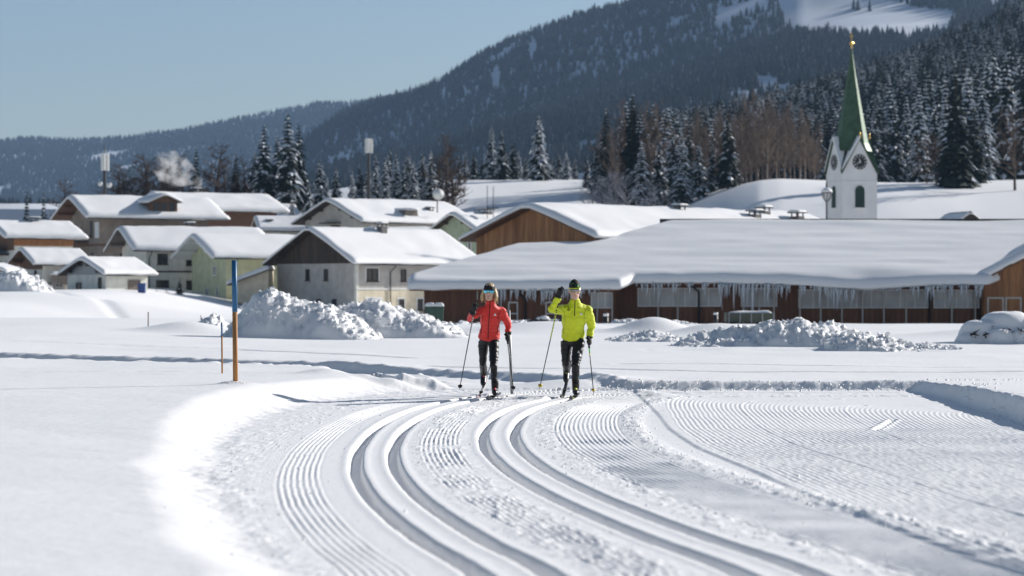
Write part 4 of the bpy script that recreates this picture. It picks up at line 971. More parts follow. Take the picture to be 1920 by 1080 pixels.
def tree(kind, px, ytop, ybase, Y, label, group, wide=1.0):
    z0, z1 = Z_(ybase, Y), Z_(ytop, Y); x = X_(px, Y); h = z1-z0
    zg_ = ground_z(x, Y); z0 = min(z0, zg_) if Y > 250 else zg_
    h = z1-z0
    o = empty(NM[kind], (x, Y, z0), rt_.uniform(0, 6.28)); tag(o, label, 'tree', group)
    w = h*wide*rt_.uniform(.92, 1.08)
    if kind in ('dark', 'snowy', 'half'): w = min(w, 1.25*(z1-Z_(ybase, Y))*wide)
    for nm, me in rt_.choice(TREES[kind]):
        c = bpy.data.objects.new(nm, me); C.objects.link(c); c.parent = o; c.scale = (w, w, h)
        if nm == 'snow': c['kind'] = 'stuff'
    return o
def row(items, place, group, what):
    """items sorted left to right: (kind, px, ytop, ybase, Y, wide); each named by its order in the row"""
    items = sorted(items, key=lambda t: t[1])
    for k, it in enumerate(items):
        tree(it[0], it[1], it[2], it[3], it[4], '%s, %s from the left %s' % (what.get(it[0], it[0]), ORD[k], place), group, it[5] if len(it) > 5 else 1.0)
WH = {'dark': 'dark spruce', 'snowy': 'snow laden spruce', 'half': 'spruce dusted with snow', 'larch': 'bare brown larch', 'birch': 'bare brown birch', 'oak': 'bare spreading tree', 'frost': 'white frosted bush tree'}
row([('dark', 50, 350, 420, 330), ('dark', 82, 352, 418, 332)], 'of the two small ones behind the chalet', 'spruces behind the left chalet', WH)
row([('larch', 120, 335, 400, 420, 1.7), ('larch', 240, 308, 385, 418, 2.0), ('larch', 283, 290, 385, 418, 2.0), ('larch', 320, 292, 385, 422, 2.0),  ('larch', 215, 318, 380, 420, 1.8), ('larch', 262, 300, 380, 420, 1.8), ('larch', 300, 300, 380, 430, 1.8), ('half', 312, 285, 380, 440), ('larch', 346, 288, 380, 430, 1.8), ('dark', 368, 270, 380, 415), ('larch', 402, 270, 380, 420, 1.7), ('dark', 442, 282, 380, 430), ('larch', 422, 300, 385, 430, 1.6), ('larch', 460, 296, 390, 430, 1.6), ('half', 478, 280, 395, 430)], 'in the row behind the brown houses', 'trees behind the brown houses', WH)
row([('half', 495, 228, 395, 410, .95), ('half', 540, 206, 395, 405, 1.0), ('dark', 560, 226, 395, 412, .85), ('half', 520, 250, 395, 418, .9), ('snowy', 600, 292, 395, 400), ('snowy', 630, 310, 390, 402), ('snowy', 578, 335, 398, 390), ('snowy', 548, 350, 398, 385), ('snowy', 613, 330, 395, 395)], 'in the clump beside the grey house', 'spruces left of the grey house', WH)
row([('snowy', 704, 285, 385, 405), ('snowy', 722, 292, 385, 402), ('snowy', 742, 286, 385, 408), ('half', 757, 300, 385, 400), ('snowy', 775, 296, 385, 402), ('half', 792, 282, 385, 410), ('snowy', 808, 278, 385, 405), ('larch', 838, 252, 385, 400, 1.5), ('larch', 850, 268, 385, 402, 1.5),
     ('snowy', 690, 310, 385, 398), ('snowy', 660, 318, 385, 400), ('half', 675, 305, 385, 412), ('half', 730, 278, 385, 415), ('snowy', 765, 285, 385, 412), ('dark', 822, 290, 385, 412)], 'in the row behind the grey house', 'trees behind the grey house', WH)
row([('half', 872, 280, 346, 470), ('dark', 888, 282, 346, 472), ('snowy', 921, 232, 347, 462), ('half', 941, 243, 347, 458), ('dark', 962, 262, 347, 468), ('snowy', 1010, 213, 349, 455, 1.1), ('half', 985, 290, 348, 470), ('half', 1035, 300, 350, 470), ('snowy', 1062, 282, 352, 460), ('half', 1078, 290, 352, 465), ('dark', 905, 290, 346, 475), ('half', 860, 290, 346, 478), ('half', 952, 285, 347, 478), ('snowy', 972, 280, 347, 476), ('half', 1022, 270, 349, 476), ('half', 1048, 285, 350, 474)],
    'along the crest of the snowy slope', 'trees on the crest of the slope', WH)
row([('half', 1100, 290, 360, 440), ('half', 1118, 270, 372, 430), ('dark', 1137, 198, 380, 425, .9), ('birch', 1155, 240, 380, 420), ('dark', 1186, 170, 382, 430, .95), ('larch', 1165, 220, 380, 432), ('snowy', 1203, 262, 388, 408), ('birch', 1218, 200, 380, 430), ('birch', 1240, 195, 380, 432), ('half', 1236, 260, 388, 415),
     ('half', 1262, 238, 372, 420), ('snowy', 1278, 245, 368, 412), ('dark', 1290, 230, 360, 425), ('snowy', 1310, 262, 350, 415), ('dark', 1365, 208, 332, 415), ('half', 1335, 262, 345, 425), ('larch', 1350, 240, 340, 425), ('half', 1210, 225, 385, 436), ('birch', 1172, 190, 380, 436), ('birch', 1128, 235, 375, 436)], 'in the wood left of the mound', 'mixed wood left of the mound', WH)
row([('frost', 1128, 330, 388, 405, 1.5), ('frost', 1150, 322, 390, 402, 1.4), ('frost', 1172, 330, 392, 400, 1.5), ('frost', 1112, 345, 385, 410, 1.5), ('frost', 1228, 345, 388, 402, 1.4)], 'of the pale bushes under the mixed wood', 'frosted bushes', WH)
bi = []
for k in range(18):
    px = 1382+k*9.1+rt_.uniform(-3, 3); bi.append(('birch', px, np.interp(px, [1380, 1420, 1460, 1500, 1540], [205, 185, 190, 215, 250])+rt_.uniform(-12, 38), 326, rt_.uniform(430, 475)))
row(bi, 'of the bare stand behind the mound', 'bare birches behind the mound', WH)
bi = []
for k in range(12):
    px = 1255+k*12+rt_.uniform(-4, 4); bi.append(('birch', px, np.interp(px, [1250, 1300, 1400], [235, 222, 190])+rt_.uniform(-8, 25), 345, rt_.uniform(445, 480)))
row(bi, 'of the bare trees behind the mixed wood', 'bare birches behind the mixed wood', WH)
row([('dark', 1793, 132, 366, 402, 1.25), ('oak', 1755, 250, 368, 405, 1.0), ('oak', 1775, 255, 368, 408, .9), ('dark', 1826, 190, 360, 415, 1.1), ('snowy', 1846, 225, 352, 440), ('oak', 1903, 205, 372, 395, 1.0), ('oak', 1738, 270, 366, 412, .9)], 'in the field right of the church', 'trees right of the church', WH)
rw_ = []
for k in range(20):
    px = 1535+k*20.3+rt_.uniform(-8, 8); yb = np.interp(px, [1535, 1920], [330, 318]); rw_.append((rt_.choice(('snowy', 'half', 'dark', 'half')), px, yb-np.interp(px, [1535, 1660, 1780, 1920], [120, 130, 175, 215])*rt_.uniform(.75, 1.08), yb, rt_.uniform(470, 520), .9))
row(rw_, 'along the edge of the hillside forest', 'spruces at the forest edge', WH)
rw_ = []
for k in range(20):
    px = 1640+k*15+rt_.uniform(-7, 7); yb = np.interp(px, [1640, 1920], [312, 285]); rw_.append((rt_.choice(('snowy', 'half', 'dark', 'dark')), px, yb-np.interp(px, [1640, 1780, 1920], [140, 190, 225])*rt_.uniform(.8, 1.08), yb, rt_.uniform(535, 600), .9))
row(rw_, 'in the second row of the hillside forest', 'spruces in the second row', WH)

# ------------------------------------------------------------------ smoke over the chimney
SM = bpy.data.materials.new('chimney_smoke'); SM.use_nodes = True; N = SM.node_tree.nodes; L = SM.node_tree.links; N.remove(N['Principled BSDF'])
pv = N.new('ShaderNodeVolumePrincipled'); pv.inputs['Color'].default_value = (1, 1, 1, 1); pv.inputs['Anisotropy'].default_value = .35
tc = N.new('ShaderNodeTexCoord'); nz = N.new('ShaderNodeTexNoise'); nz.inputs['Scale'].default_value = .55; nz.inputs['Detail'].default_value = 6; nz.inputs['Roughness'].default_value = .65; L.new(tc.outputs['Object'], nz.inputs['Vector'])
mr = N.new('ShaderNodeMapRange'); mr.inputs['From Min'].default_value = .50; mr.inputs['From Max'].default_value = .78; mr.inputs['To Max'].default_value = .85; L.new(nz.outputs['Fac'], mr.inputs['Value'])
L.new(mr.outputs[0], pv.inputs['Density']); L.new(pv.outputs[0], N['Material Output'].inputs['Volume'])
sp_ = [W_(374, 352, 366), W_(372, 341, 366), W_(362, 334, 366), W_(349, 328, 366.5), W_(334, 322, 367), W_(316, 312, 367.5), W_(296, 302, 368)]
mb = MB(); mb.tube(sp_, [.4, .8, 1.3, 1.9, 2.5, 2.7, 1.6], 14)
sm = mb.build('smoke', SM, None, True); tag(sm, 'white smoke drifting left from the chimney of the long brown house', 'smoke', kind='stuff')

# ------------------------------------------------------------------ snow heaps
def pile(name, label, px0, px1, ytop, Y, dep, profile, seed, amp=.16, freq=2.2, clods=120, base=None, m=PILESNOW):
    x0, x1 = X_(px0, Y), X_(px1, Y); cx = (x0+x1)/2; zb = ground_z(cx, Y) if base is None else base
    H = Z_(ytop, Y)-zb; nx = int(max(50, min(170, (x1-x0)*22))); ny = 46
    X, Yv = np.meshgrid(np.linspace(x0, x1, nx), np.linspace(Y-dep*.45, Y+dep*.55, ny))
    u = (X-x0)/(x1-x0); v = (Yv-(Y-dep*.45))/dep
    prof = np.interp(u, [p[0] for p in profile], [p[1] for p in profile]); cross = np.clip(np.sin(np.clip(v, 0, 1)**.8*math.pi), 0, 1)**.8
    h = H*prof*cross; k = np.clip(h/H*4, 0, 1)
    cell = np.abs(fbm(X*freq*1.3+seed, Yv*freq*1.3, 4)); lump = fbm(X*freq*.5+seed, Yv*freq*.5+seed, 3)
    z = zb-.12+h+k*(amp*1.4*lump+amp*1.3*(.28-cell)+amp*.55*fbm(X*freq*5, Yv*freq*5, 3))
    o = empty(name, (cx, Y, zb)); tag(o, label, 'snow pile', 'ploughed snow heaps')
    V = np.stack([X-cx, Yv-Y, z-zb], -1).reshape(-1, 3)
    g = grid_obj('heap', V, ny, nx, m, o); r = random.Random(seed); mb = MB()
    for _ in range(clods*3):
        i, j = r.randrange(3, ny-3), r.randrange(3, nx-3)
        if k[i, j] < .25: continue
        s_ = amp*r.uniform(.2, .75)*r.random()+.02+(amp*r.uniform(.4, 1.1) if r.random() < .03 else 0); p = V.reshape(ny, nx, 3)[i, j]; vs = []; qr = Euler((r.random()*3, r.random()*3, r.random()*3)).to_matrix()
        for a in range(8):
            d = Vector(((a & 1)-.5, ((a >> 1) & 1)-.5, ((a >> 2) & 1)-.5))*s_; d = qr@Vector([d[q]*r.uniform(.5, 1.3) for q in range(3)]); vs.append((p[0]+d.x, p[1]+d.y, p[2]+d.z))
        mb.add(vs, [(0, 2, 3, 1), (4, 5, 7, 6), (0, 1, 5, 4), (1, 3, 7, 5), (3, 2, 6, 7), (2, 0, 4, 6)])
    c = mb.build('clods', m, o); c['kind'] = 'stuff'
    return o
pile('snow_pile', 'biggest heap of ploughed snow in front of the dark gabled farmhouse', 400, 722, 538, 66.5, 4.2, [(0, 0), (.08, .15), (.16, .5), (.24, .86), (.33, 1), (.42, .93), (.5, .8), (.6, .74), (.72, .66), (.86, .45), (1, 0)], 3, .15, 2.4, 260)
pile('snow_pile', 'lower heap of ploughed snow right of the biggest one', 590, 885, 562, 68.5, 4.2, [(0, 0), (.15, .75), (.3, .95), (.42, 1), (.55, .8), (.68, .6), (.84, .35), (1, 0)], 5, .15, 2.6, 150)
pile('snow_pile', 'heap of ploughed snow at the left edge below the small chalet', -60, 95, 509, 222, 8, [(0, 0), (.2, .8), (.45, 1), (.55, .75), (.66, .92), (.8, .5), (1, 0)], 8, .5, .8, 160)
pile('snow_pile', 'snow heap in front of the green farm trailer', 1248, 1660, 598, 57.5, 3.4, [(0, 0), (.1, .35), (.25, .55), (.38, .75), (.5, 1), (.62, .98), (.75, .8), (.88, .45), (1, 0)], 11, .15, 2.6, 200)
pile('snow_pile', 'long low heap of broken snow right of the trailer heap', 1530, 1740, 616, 54., 2.6, [(0, 0), (.15, .6), (.4, 1), (.6, .85), (.8, .45), (1, 0)], 13, .13, 3.2, 200)
pile('snow_pile', 'low heap of snow just right of the yellow skier', 1120, 1300, 616, 64, 3., [(0, 0), (.3, .7), (.55, 1), (.8, .6), (1, 0)], 17, .10, 3., 90)
pile('snow_pile', 'drift of snow along the stable right of the yellow skier', 1130, 1345, 596, 125, 5, [(0, 0), (.12, .7), (.25, 1), (.5, .7), (.75, .8), (1, 0)], 19, .16, 1.5, 80)
pile('snow_pile', 'low ridge of shovelled snow between the two skiers and the stable', 845, 1130, 603, 95, 4, [(0, 0), (.1, .5), (.3, .8), (.5, 1), (.7, .75), (.9, .6), (1, 0)], 23, .14, 1.8, 100)
pile('snow_pile', 'scattered low rubble of snow before the snowed-in bush', 1640, 1815, 634, 56., 2.2, [(0, 0), (.2, .6), (.5, 1), (.8, .6), (1, 0)], 29, .09, 3.4, 160)
pile('snow_pile', 'small snow heap left of the biggest heap', 362, 440, 578, 78, 2.2, [(0, 0), (.3, .6), (.5, 1), (.75, .5), (1, 0)], 31, .1, 3., 60)
# bush buried in snow at the right edge
bo = empty('snowed_in_bush', (X_(1880, 61), 61, ground_z(X_(1880, 61), 61))); tag(bo, 'rounded bush buried under thick snow at the right edge', 'bush')
nx, ny = 60, 40; X, Yv = np.meshgrid(np.linspace(-1.35, 1.5, nx), np.linspace(-1.1, 1.2, ny))
hh_ = np.zeros_like(X)
for (a, b, r_, h) in ((-.55, -.1, .55, .62), (.1, .1, .7, .82), (.8, 0, .65, .72), (-.85, -.35, .38, .3), (.45, -.55, .45, .42), (1.1, -.4, .4, .4), (-.2, -.5, .45, .42)):
    d = ((X-a)/r_)**2+((Yv-b)/r_)**2; hh_ = np.maximum(hh_, h*np.clip(1-d*d*.6, 0, 1)**.55)
hh_ = hh_+.03*fbm(X*3, Yv*3, 3)-.05
grid_obj('snow_cover', np.stack([X, Yv, hh_], -1).reshape(-1, 3), ny, nx, SNOW, bo)
r = random.Random(9)
for k in range(16):
    a, b = r.uniform(-1.0, 1.2), r.uniform(-.9, -.45); mb = MB()
    for q_ in range(5):
        p = Vector((a, b, .12+r.uniform(0, .25))); d = Vector((r.uniform(-1, 1), -1.2, r.uniform(-.2, .8))).normalized()*r.uniform(.08, .2); mb.tube([p-d, p, p+d], [.02, .016, .005], 4)
    mb.build('branch', BARK, bo)
# ------------------------------------------------------------------ markers and small things on the field
BLUEP = mat('blue_paint', (.010, .105, .24), .5, .15, 8.); POLEWOOD = mat('orange_pole_wood', (.42, .19, .06), .7, .3, 14., .3, 60, stretch=(1, 1, .15))
def stake(label, px, ybase, ytop, Y, rad, split, lean=0., cols=(POLEWOOD, BLUEP), name='marker_pole'):
    x = X_(px, Y); zb = Z_(ybase, Y); zt_ = Z_(ytop, Y); h = zt_-zb
    o = empty(name, (x, Y, zb)); tag(o, label, 'pole', 'marker poles along the trail')
    mb = MB(); mb.tube([(0, 0, -.3), (lean*split, 0, h*split)], rad, 12); mb.build('lower_shaft', cols[0], o, True)
    if split < 1:
        mb = MB(); mb.tube([(lean*split, 0, h*split+.001), (lean, 0, h)], rad*1.04, 12); mb.build('painted_top', cols[1], o, True)
    return o
Yp = 32.2
stake('thick wooden marker pole with blue painted upper half', 442, 716, 488, Yp, .034, .575, -.02)
stake('thin wooden stake with blue tip just left of the thick marker pole', 417, 697, 604, 36.4, .013, .72, -.01)
stake('thin grey stake in the far left field', 278, 625, 585, 71, .016, .75, 0, (GREYWOOD, GREYWOOD))
stake('short reddish stake left of the biggest snow heap', 377, 615, 591, 80, .016, .8, 0, (mat('red_stake', (.3, .09, .06), .7), GREYMETAL))
stake('grey metal post standing behind the red skier', 961, 733, 582, 34.7, .022, .99, -.055, (GREYMETAL, GREYMETAL), 'metal_post')
stake('dark post at the stable behind the yellow skier', 1136, 612, 588, 150, .16, .8, 0, (BLACK, ROOFSNOW), 'bollard')
stake('dark post left of the trailer at the stable', 1342, 606, 586, 152, .14, .8, 0, (BLACK, ROOFSNOW), 'bollard')
stake('short dark post between the skiers near the stable', 979, 618, 600, 140, .12, .8, 0, (BLACK, ROOFSNOW), 'bollard')
BIN = mat('green_plastic', (.02, .065, .045), .45, .1, 4)
for k, px in enumerate((806, 823)):
    Yb_ = 150.; o = empty('waste_bin', (X_(px, Yb_), Yb_, Z_(607, Yb_))); tag(o, 'snow capped green waste bin, %s of the two at the stable corner' % ('left' if k == 0 else 'right'), 'bin', 'green bins at the stable')
    mb = MB(); mb.add([(-.24, -.28, 0), (.24, -.28, 0), (.24, .28, 0), (-.24, .28, 0), (-.29, -.34, 1.0), (.29, -.34, 1.0), (.29, .34, 1.0), (-.29, .34, 1.0)], [(0, 3, 2, 1), (4, 5, 6, 7), (0, 1, 5, 4), (1, 2, 6, 5), (2, 3, 7, 6), (3, 0, 4, 7)]); mb.build('body', BIN, o)
    mb = MB(); mb.box(-.31, .31, -.38, .36, 1.002, 1.07); mb.build('lid', BIN, o)
    snow_slab('lid_snow', o, -.3, .3, -.36, .34, lambda X, Y: X*0+1.07, .2, 8, 8, 3, .15, 0)
o = empty('waste_bin', (X_(266, 245), 245, ground_z(X_(266, 245), 245))); tag(o, 'small blue bin beside the low garage', 'bin')
BLB = mat('blue_plastic', (.02, .06, .22), .45, .1, 4)
mb = MB(); mb.box(-.35, .35, -.3, .3, 0, .9); mb.build('body', BLB, o); mb = MB(); mb.box(-.4, .4, -.36, .34, .902, 1.0); mb.build('lid', BLB, o)
# farm trailer by the stable
TRM = mat('trailer_green', (.075, .085, .06), .6, .2, 3); TYRE = mat('tyre', (.02, .02, .02), .9)
Yt = 135.; zt0 = Z_(622, Yt); o = empty('farm_trailer', (X_(1365, Yt), Yt, zt0)); tag(o, 'low dark green farm trailer with snow on it parked at the stable', 'trailer')
Lt = X_(1452, Yt)-X_(1365, Yt)
mb = MB(); mb.box(0, Lt, 0, 1.9, .55, .65); mb.build('bed', TRM, o)
for nm, a in (('side_board', (0, Lt, -.05, 0, .55, 1.05)), ('side_board', (0, Lt, 1.9, 1.95, .55, 1.05)), ('tail_board', (-.05, -.001, 0, 1.9, .55, 1.05)), ('front_board', (Lt+.001, Lt+.05, 0, 1.9, .55, 1.05))):
    mb = MB(); mb.box(*a); mb.build(nm, TRM, o)
for k in range(5):
    mb = MB(); mb.box(.05+k*(Lt-.1)/4-.03, .05+k*(Lt-.1)/4+.03, -.09, -.051, .5, 1.06); mb.build('stanchion', GREYMETAL, o)
for x in (.55, Lt-.55):
    for y in (-.02, 1.72):
        mb = MB(); mb.tube([(x, y, .32), (x, y+.2, .32)], .32, 18); w = mb.build('wheel', TYRE, o); mb = MB(); mb.tube([(x, y-.01, .32), (x, y-.002, .32)], .16, 12); mb.build('rim', GREYMETAL, w)
mb = MB(); mb.tube([(Lt+.05, .95, .55), (Lt+1.0, .95, .45)], .05, 8); mb.build('drawbar', METAL, o)
snow_slab('trailer_snow', o, .05, Lt-.05, .05, 1.85, lambda X, Y: X*0+.66, .5, 16, 10, 6, .4, 0)
# snow-capped block and stones in front of the stable, shrub by the white house
r = random.Random(15); STN = mat('dark_stone', (.05, .05, .055), .9, .3, 3)
for k in range(9):
    px = 978+k*10+r.uniform(-3, 3); Ys = 148.; s_ = r.uniform(.22, .4); mb = MB()
    mb.ball((0, 0, s_*.5), (s_, s_*.8, s_*.8), 8, 6); mb.v = [(x*(1+.25*math.sin(7*y+k)), y, z*(1+.2*math.sin(5*x+k))) for x, y, z in mb.v]
    o = empty('boulder', (X_(px, Ys), Ys, Z_(609, Ys))); tag(o, 'dark snow dusted stone, %s from the left in the row before the stable' % ORD[k], 'stone', 'stones before the stable'); mb.build('stone', STN, o)
    mb = MB(); mb.ball((0, 0, s_*1.0), (s_*.8, s_*.7, s_*.4), 8, 5); mb.build('snow_cap', ROOFSNOW, o, True)
tree('dark', 337, 520, 556, 262, 'small dark shrub leaning on the cream white house wall', 'garden shrubs', 1.6)
for k, (px, yt) in enumerate(((100, 528), (150, 540), (185, 538), (230, 535), (250, 538), (292, 541), (312, 540))):
    tree('frost', px, yt, 556, 258, 'snowy garden bush, %s from the left before the garage and white house' % ORD[k], 'garden bushes', 1.3)

# ------------------------------------------------------------------ loose snow
r = random.Random(21); mb = MB()
def crumb(x, y, z, s_):
    vs = [(x+s_*r.uniform(.5, 1), y, z), (x-s_*r.uniform(.5, 1), y, z), (x, y+s_*r.uniform(.5, 1), z), (x, y-s_*r.uniform(.5, 1), z), (x, y, z+s_*r.uniform(.5, .9)), (x, y, z-s_*.5)]
    mb.add(vs, [(0, 2, 4), (2, 1, 4), (1, 3, 4), (3, 0, 4), (2, 0, 5), (1, 2, 5), (3, 1, 5), (0, 3, 5)])
bx_arr = np.array([p for p in BASE])
def on_base(y, t):
    i = int(np.argmin(np.abs(bx_arr[:, 1]-y))); i = min(max(i, 1), len(bx_arr)-2)
    tx_, ty_ = bx_arr[i+1]-bx_arr[i-1]; n = math.hypot(tx_, ty_); return bx_arr[i][0]+t*ty_/n, bx_arr[i][1]-t*tx_/n+(y-bx_arr[i][1])
for _ in range(5200):
    y = 10+23.5*r.random()**.8; t = r.choices((r.gauss(-.6, .16), r.gauss(.45, .12), r.gauss(1.45, .09), r.gauss(-2.15, .2), r.gauss(1.5, .25), r.uniform(-2.6, 1.6)), (3, 2.5, 3, 2.5, 1, 1.2))[0]
    x, yy_ = on_base(y, t)
    if min(abs(t-q_) for q_ in (-1.34, -1.02, -.16, .16)) < .09: continue
    crumb(x, yy_, trail_z(x, yy_), r.uniform(.004, .012)*(1 if r.random() < .93 else 2.0))
for _ in range(520):            # chunks along the cut banks
    if r.random() < .6: x = r.uniform(1.2, 7.5); y = 35.5+r.gauss(.1, .15)
    else: y = r.uniform(22, 35); x = float(np.interp(y, [8, 13, 20, 26.5, 31, 33.5, 36], [5.3, 5.4, 5.5, 5.6, 5.75, 6.6, 12.]))+r.gauss(.05, .14)
    crumb(x, y, trail_z(min(x, 8.9), y), r.uniform(.008, .034))
for _ in range(260):
    a = r.random()*6.28; q_ = r.gauss(.14, .06); x, y = -3.68+q_*math.cos(a), 32.2+q_*math.sin(a)*1.2; crumb(x, y, trail_z(x, y), r.uniform(.006, .014))
cr_o = mb.build('snow_crumbs', SNOW); tag(cr_o, 'loose crumbs of snow along the groomed trail', 'snow crumbs', kind='stuff')

# ------------------------------------------------------------------ skiers
tmp_scene = bpy.data.scenes.new('fuse_scene')
def fuse(name, mb, voxel, m, parent=None, smooth=4, disp=None):
    """merge overlapping lofts into one continuous skin"""
    me = bpy.data.meshes.new('tmp'); me.from_pydata([tuple(map(float, v)) for v in mb.v], [], mb.f)
    t = bpy.data.objects.new('tmp', me); tmp_scene.collection.objects.link(t)
    rm = t.modifiers.new('r', 'REMESH'); rm.mode = 'VOXEL'; rm.voxel_size = voxel
    if smooth: sm_ = t.modifiers.new('s', 'SMOOTH'); sm_.iterations = smooth; sm_.factor = .5
    tmp_scene.view_layers[0].update(); dg = tmp_scene.view_layers[0].depsgraph
    out = bpy.data.meshes.new_from_object(t.evaluated_get(dg)); out.name = name
    bpy.data.objects.remove(t)
    if disp:
        n = len(out.vertices); co = np.empty(n*3, np.float32); no = np.empty(n*3, np.float32)
        out.vertices.foreach_get('co', co); out.vertices.foreach_get('normal', no); co = co.reshape(-1, 3); no = no.reshape(-1, 3)
        co = co+no*disp(co)[:, None]; out.vertices.foreach_set('co', co.astype(np.float32).ravel())
    out.polygons.foreach_set('use_smooth', [True]*len(out.polygons)); out.materials.clear(); out.materials.append(m); out.update()
    o = bpy.data.objects.new(name, out); C.objects.link(o)
    if parent: o.parent = parent
    return o
SKIN = mat('skin', (.66, .42, .32), .55, .08, 20., spec=.4)
RED = mat('red_softshell', (.72, .028, .020), .62, .10, 18., .25, 120, sheen=.2)
LIME = mat('lime_midlayer', (.62, .70, .010), .65, .08, 18., .25, 140, sheen=.2)
PANT = mat('black_trousers', (.010, .011, .014), .45, .2, 14., .1, 90, spec=.4)
BLK = mat('black_knit', (.012, .012, .013), .75, .2, 30., .2, 200)
BOOT = mat('black_boot', (.02, .02, .022), .4, .2, 20.)
HAIR = mat('blond_hair', (.52, .37, .20), .45, .3, 40., .4, 160, stretch=(1, 1, .15))
CYAN = mat('cyan_mirror_lens', (.18, .62, .78), .08, 0, 1, metal=.85)
GREYL = mat('grey_mirror_lens', (.30, .32, .30), .08, 0, 1, metal=.8)
NEON = mat('neon_yellow', (.70, .78, .02), .5, .05, 10.); NGREEN = mat('neon_green', (.05, .62, .06), .55, .05, 10.)
REDTRIM = mat('red_trim', (.65, .03, .05), .5, .05, 10.); LIPS = mat('lips', (.48, .16, .14), .45, .05, 10.)
CARBON = mat('carbon_shaft', (.014, .015, .016), .35, .1, 10.); SKIB = mat('ski_black', (.02, .02, .022), .3, .1, 10.); SKIW = mat('ski_white', (.62, .60, .60), .35, .1, 10.)
YEL = mat('yellow_basket', (.62, .42, .02), .5, .05, 10.)
def bvh(o): 
    me = o.data; return BVHTree.FromPolygons([v.co.copy() for v in me.vertices], [tuple(p.vertices) for p in me.polygons])
def onto(tree_, x, z, off=.004, y0=-3):
    h = tree_.ray_cast(Vector((x, y0, z)), Vector((0, 1, 0))); return h[0]+Vector((0, -off, 0)) if h[0] else None
def strip(tree_, pts, w, m, name, parent, off=.005):
    ps = []
    n = max(2, int(sum((Vector(b)-Vector(a)).length for a, b in zip(pts[:-1], pts[1:]))/.02))
    for k in range(n+1):
        f = k/n*(len(pts)-1); i = min(int(f), len(pts)-2); q_ = Vector(pts[i]).lerp(Vector(pts[i+1]), f-i); h = onto(tree_, q_[0], q_[1], off)
        if h: ps.append(h)
    if len(ps) < 2: return None
    t = MB(); t.tube(ps, w, 5); return t.build(name, m, parent, True)
def emblem(tree_, x, z, s_, m, name, parent, pts=((-.5, 0), (.5, 0), (0, 1)), off=.004):
    vs = [onto(tree_, x+a*s_, z+b*s_, off) for a, b in pts]
    if any(v is None for v in vs): return
    n = len(vs); t = MB(); t.add([v for v in vs]+[v+Vector((0, .006, 0)) for v in vs], [tuple(range(n)), tuple(range(2*n-1, n-1, -1))]+[(i, n+i, n+(i+1) % n, (i+1) % n) for i in range(n)]); t.build(name, m, parent)
def head_lofts(mb, M, k=1.0):
    lv = [(-.118, .020, -.088, -.045), (-.104, .040, -.094, -.01), (-.08, .052, -.094, .03), (-.045, .061, -.091, .058), (-.01, .067, -.088, .078), (.03, .072, -.091, .088), (.065, .071, -.086, .087), (.095, .060, -.066, .072), (.115, .040, -.038, .048), (.126, .012, -.012, .014)]
    vs = []; n = 20
    for z, w, f0, b0 in lv:
        for j in range(n):
            a = 2*math.pi*j/n; vs.append(M@Vector((w*math.cos(a), (f0+b0)/2+(b0-f0)/2*math.sin(a), z))*1.0)
    fs = [(i*n+j, i*n+(j+1) % n, (i+1)*n+(j+1) % n, (i+1)*n+j) for i in range(len(lv)-1) for j in range(n)]+[tuple(range(n-1, -1, -1)), tuple((len(lv)-1)*n+j for j in range(n))]
    mb.add(vs, fs)
    def tb(pts, rad): mb.tube([M@Vector(p) for p in pts], rad, 8)
    tb([(0, -.082, .028), (0, -.098, .008), (0, -.112, -.018), (0, -.106, -.030), (0, -.088, -.034)], [.008, .010, .013, .013, .008])
    tb([(-.012, -.096, -.030), (.012, -.096, -.030)], .009)
    tb([(-.028, -.084, -.056), (0, -.094, -.057), (.028, -.084, -.056)], [.008, .011, .008]); tb([(-.018, -.084, -.098), (.018, -.084, -.098)], .016)
    for s_ in (-1, 1):
        tb([(s_*.012, -.090, .034), (s_*.045, -.080, .036)], [.009, .007]); tb([(s_*.036, -.066, -.02), (s_*.05, -.04, -.025)], [.022, .02])
        tb([(s_*.070, .0, .028), (s_*.078, .008, .01), (s_*.075, .006, -.018), (s_*.066, .0, -.034)], [.010, .014, .012, .008])
def ring_shell(M, z0, z1, off, n=28, rows=6, y_tilt=0.):
    lv = [(-.118, .020, -.088, -.045), (-.045, .061, -.091, .058), (-.01, .067, -.088, .078), (.03, .072, -.091, .088), (.065, .071, -.086, .087), (.095, .060, -.066, .072), (.115, .040, -.038, .048), (.126, .012, -.012, .014)]
    Z = [l[0] for l in lv]; mb = MB(); vs = []
    for k in range(rows+1):
        z = z0+(z1-z0)*k/rows; w = np.interp(z, Z, [l[1] for l in lv])+off; f0 = np.interp(z, Z, [l[2] for l in lv])-off; b0 = np.interp(z, Z, [l[3] for l in lv])+off
        for j in range(n):
            a = 2*math.pi*j/n; vs.append(M@Vector((w*math.cos(a), (f0+b0)/2+(b0-f0)/2*math.sin(a), z+y_tilt*math.sin(a))))
    mb.add(vs, [(i*n+j, i*n+(j+1) % n, (i+1)*n+(j+1) % n, (i+1)*n+j) for i in range(rows) for j in range(n)]+[tuple(range(n-1, -1, -1)), tuple(rows*n+j for j in range(n))])
    return mb
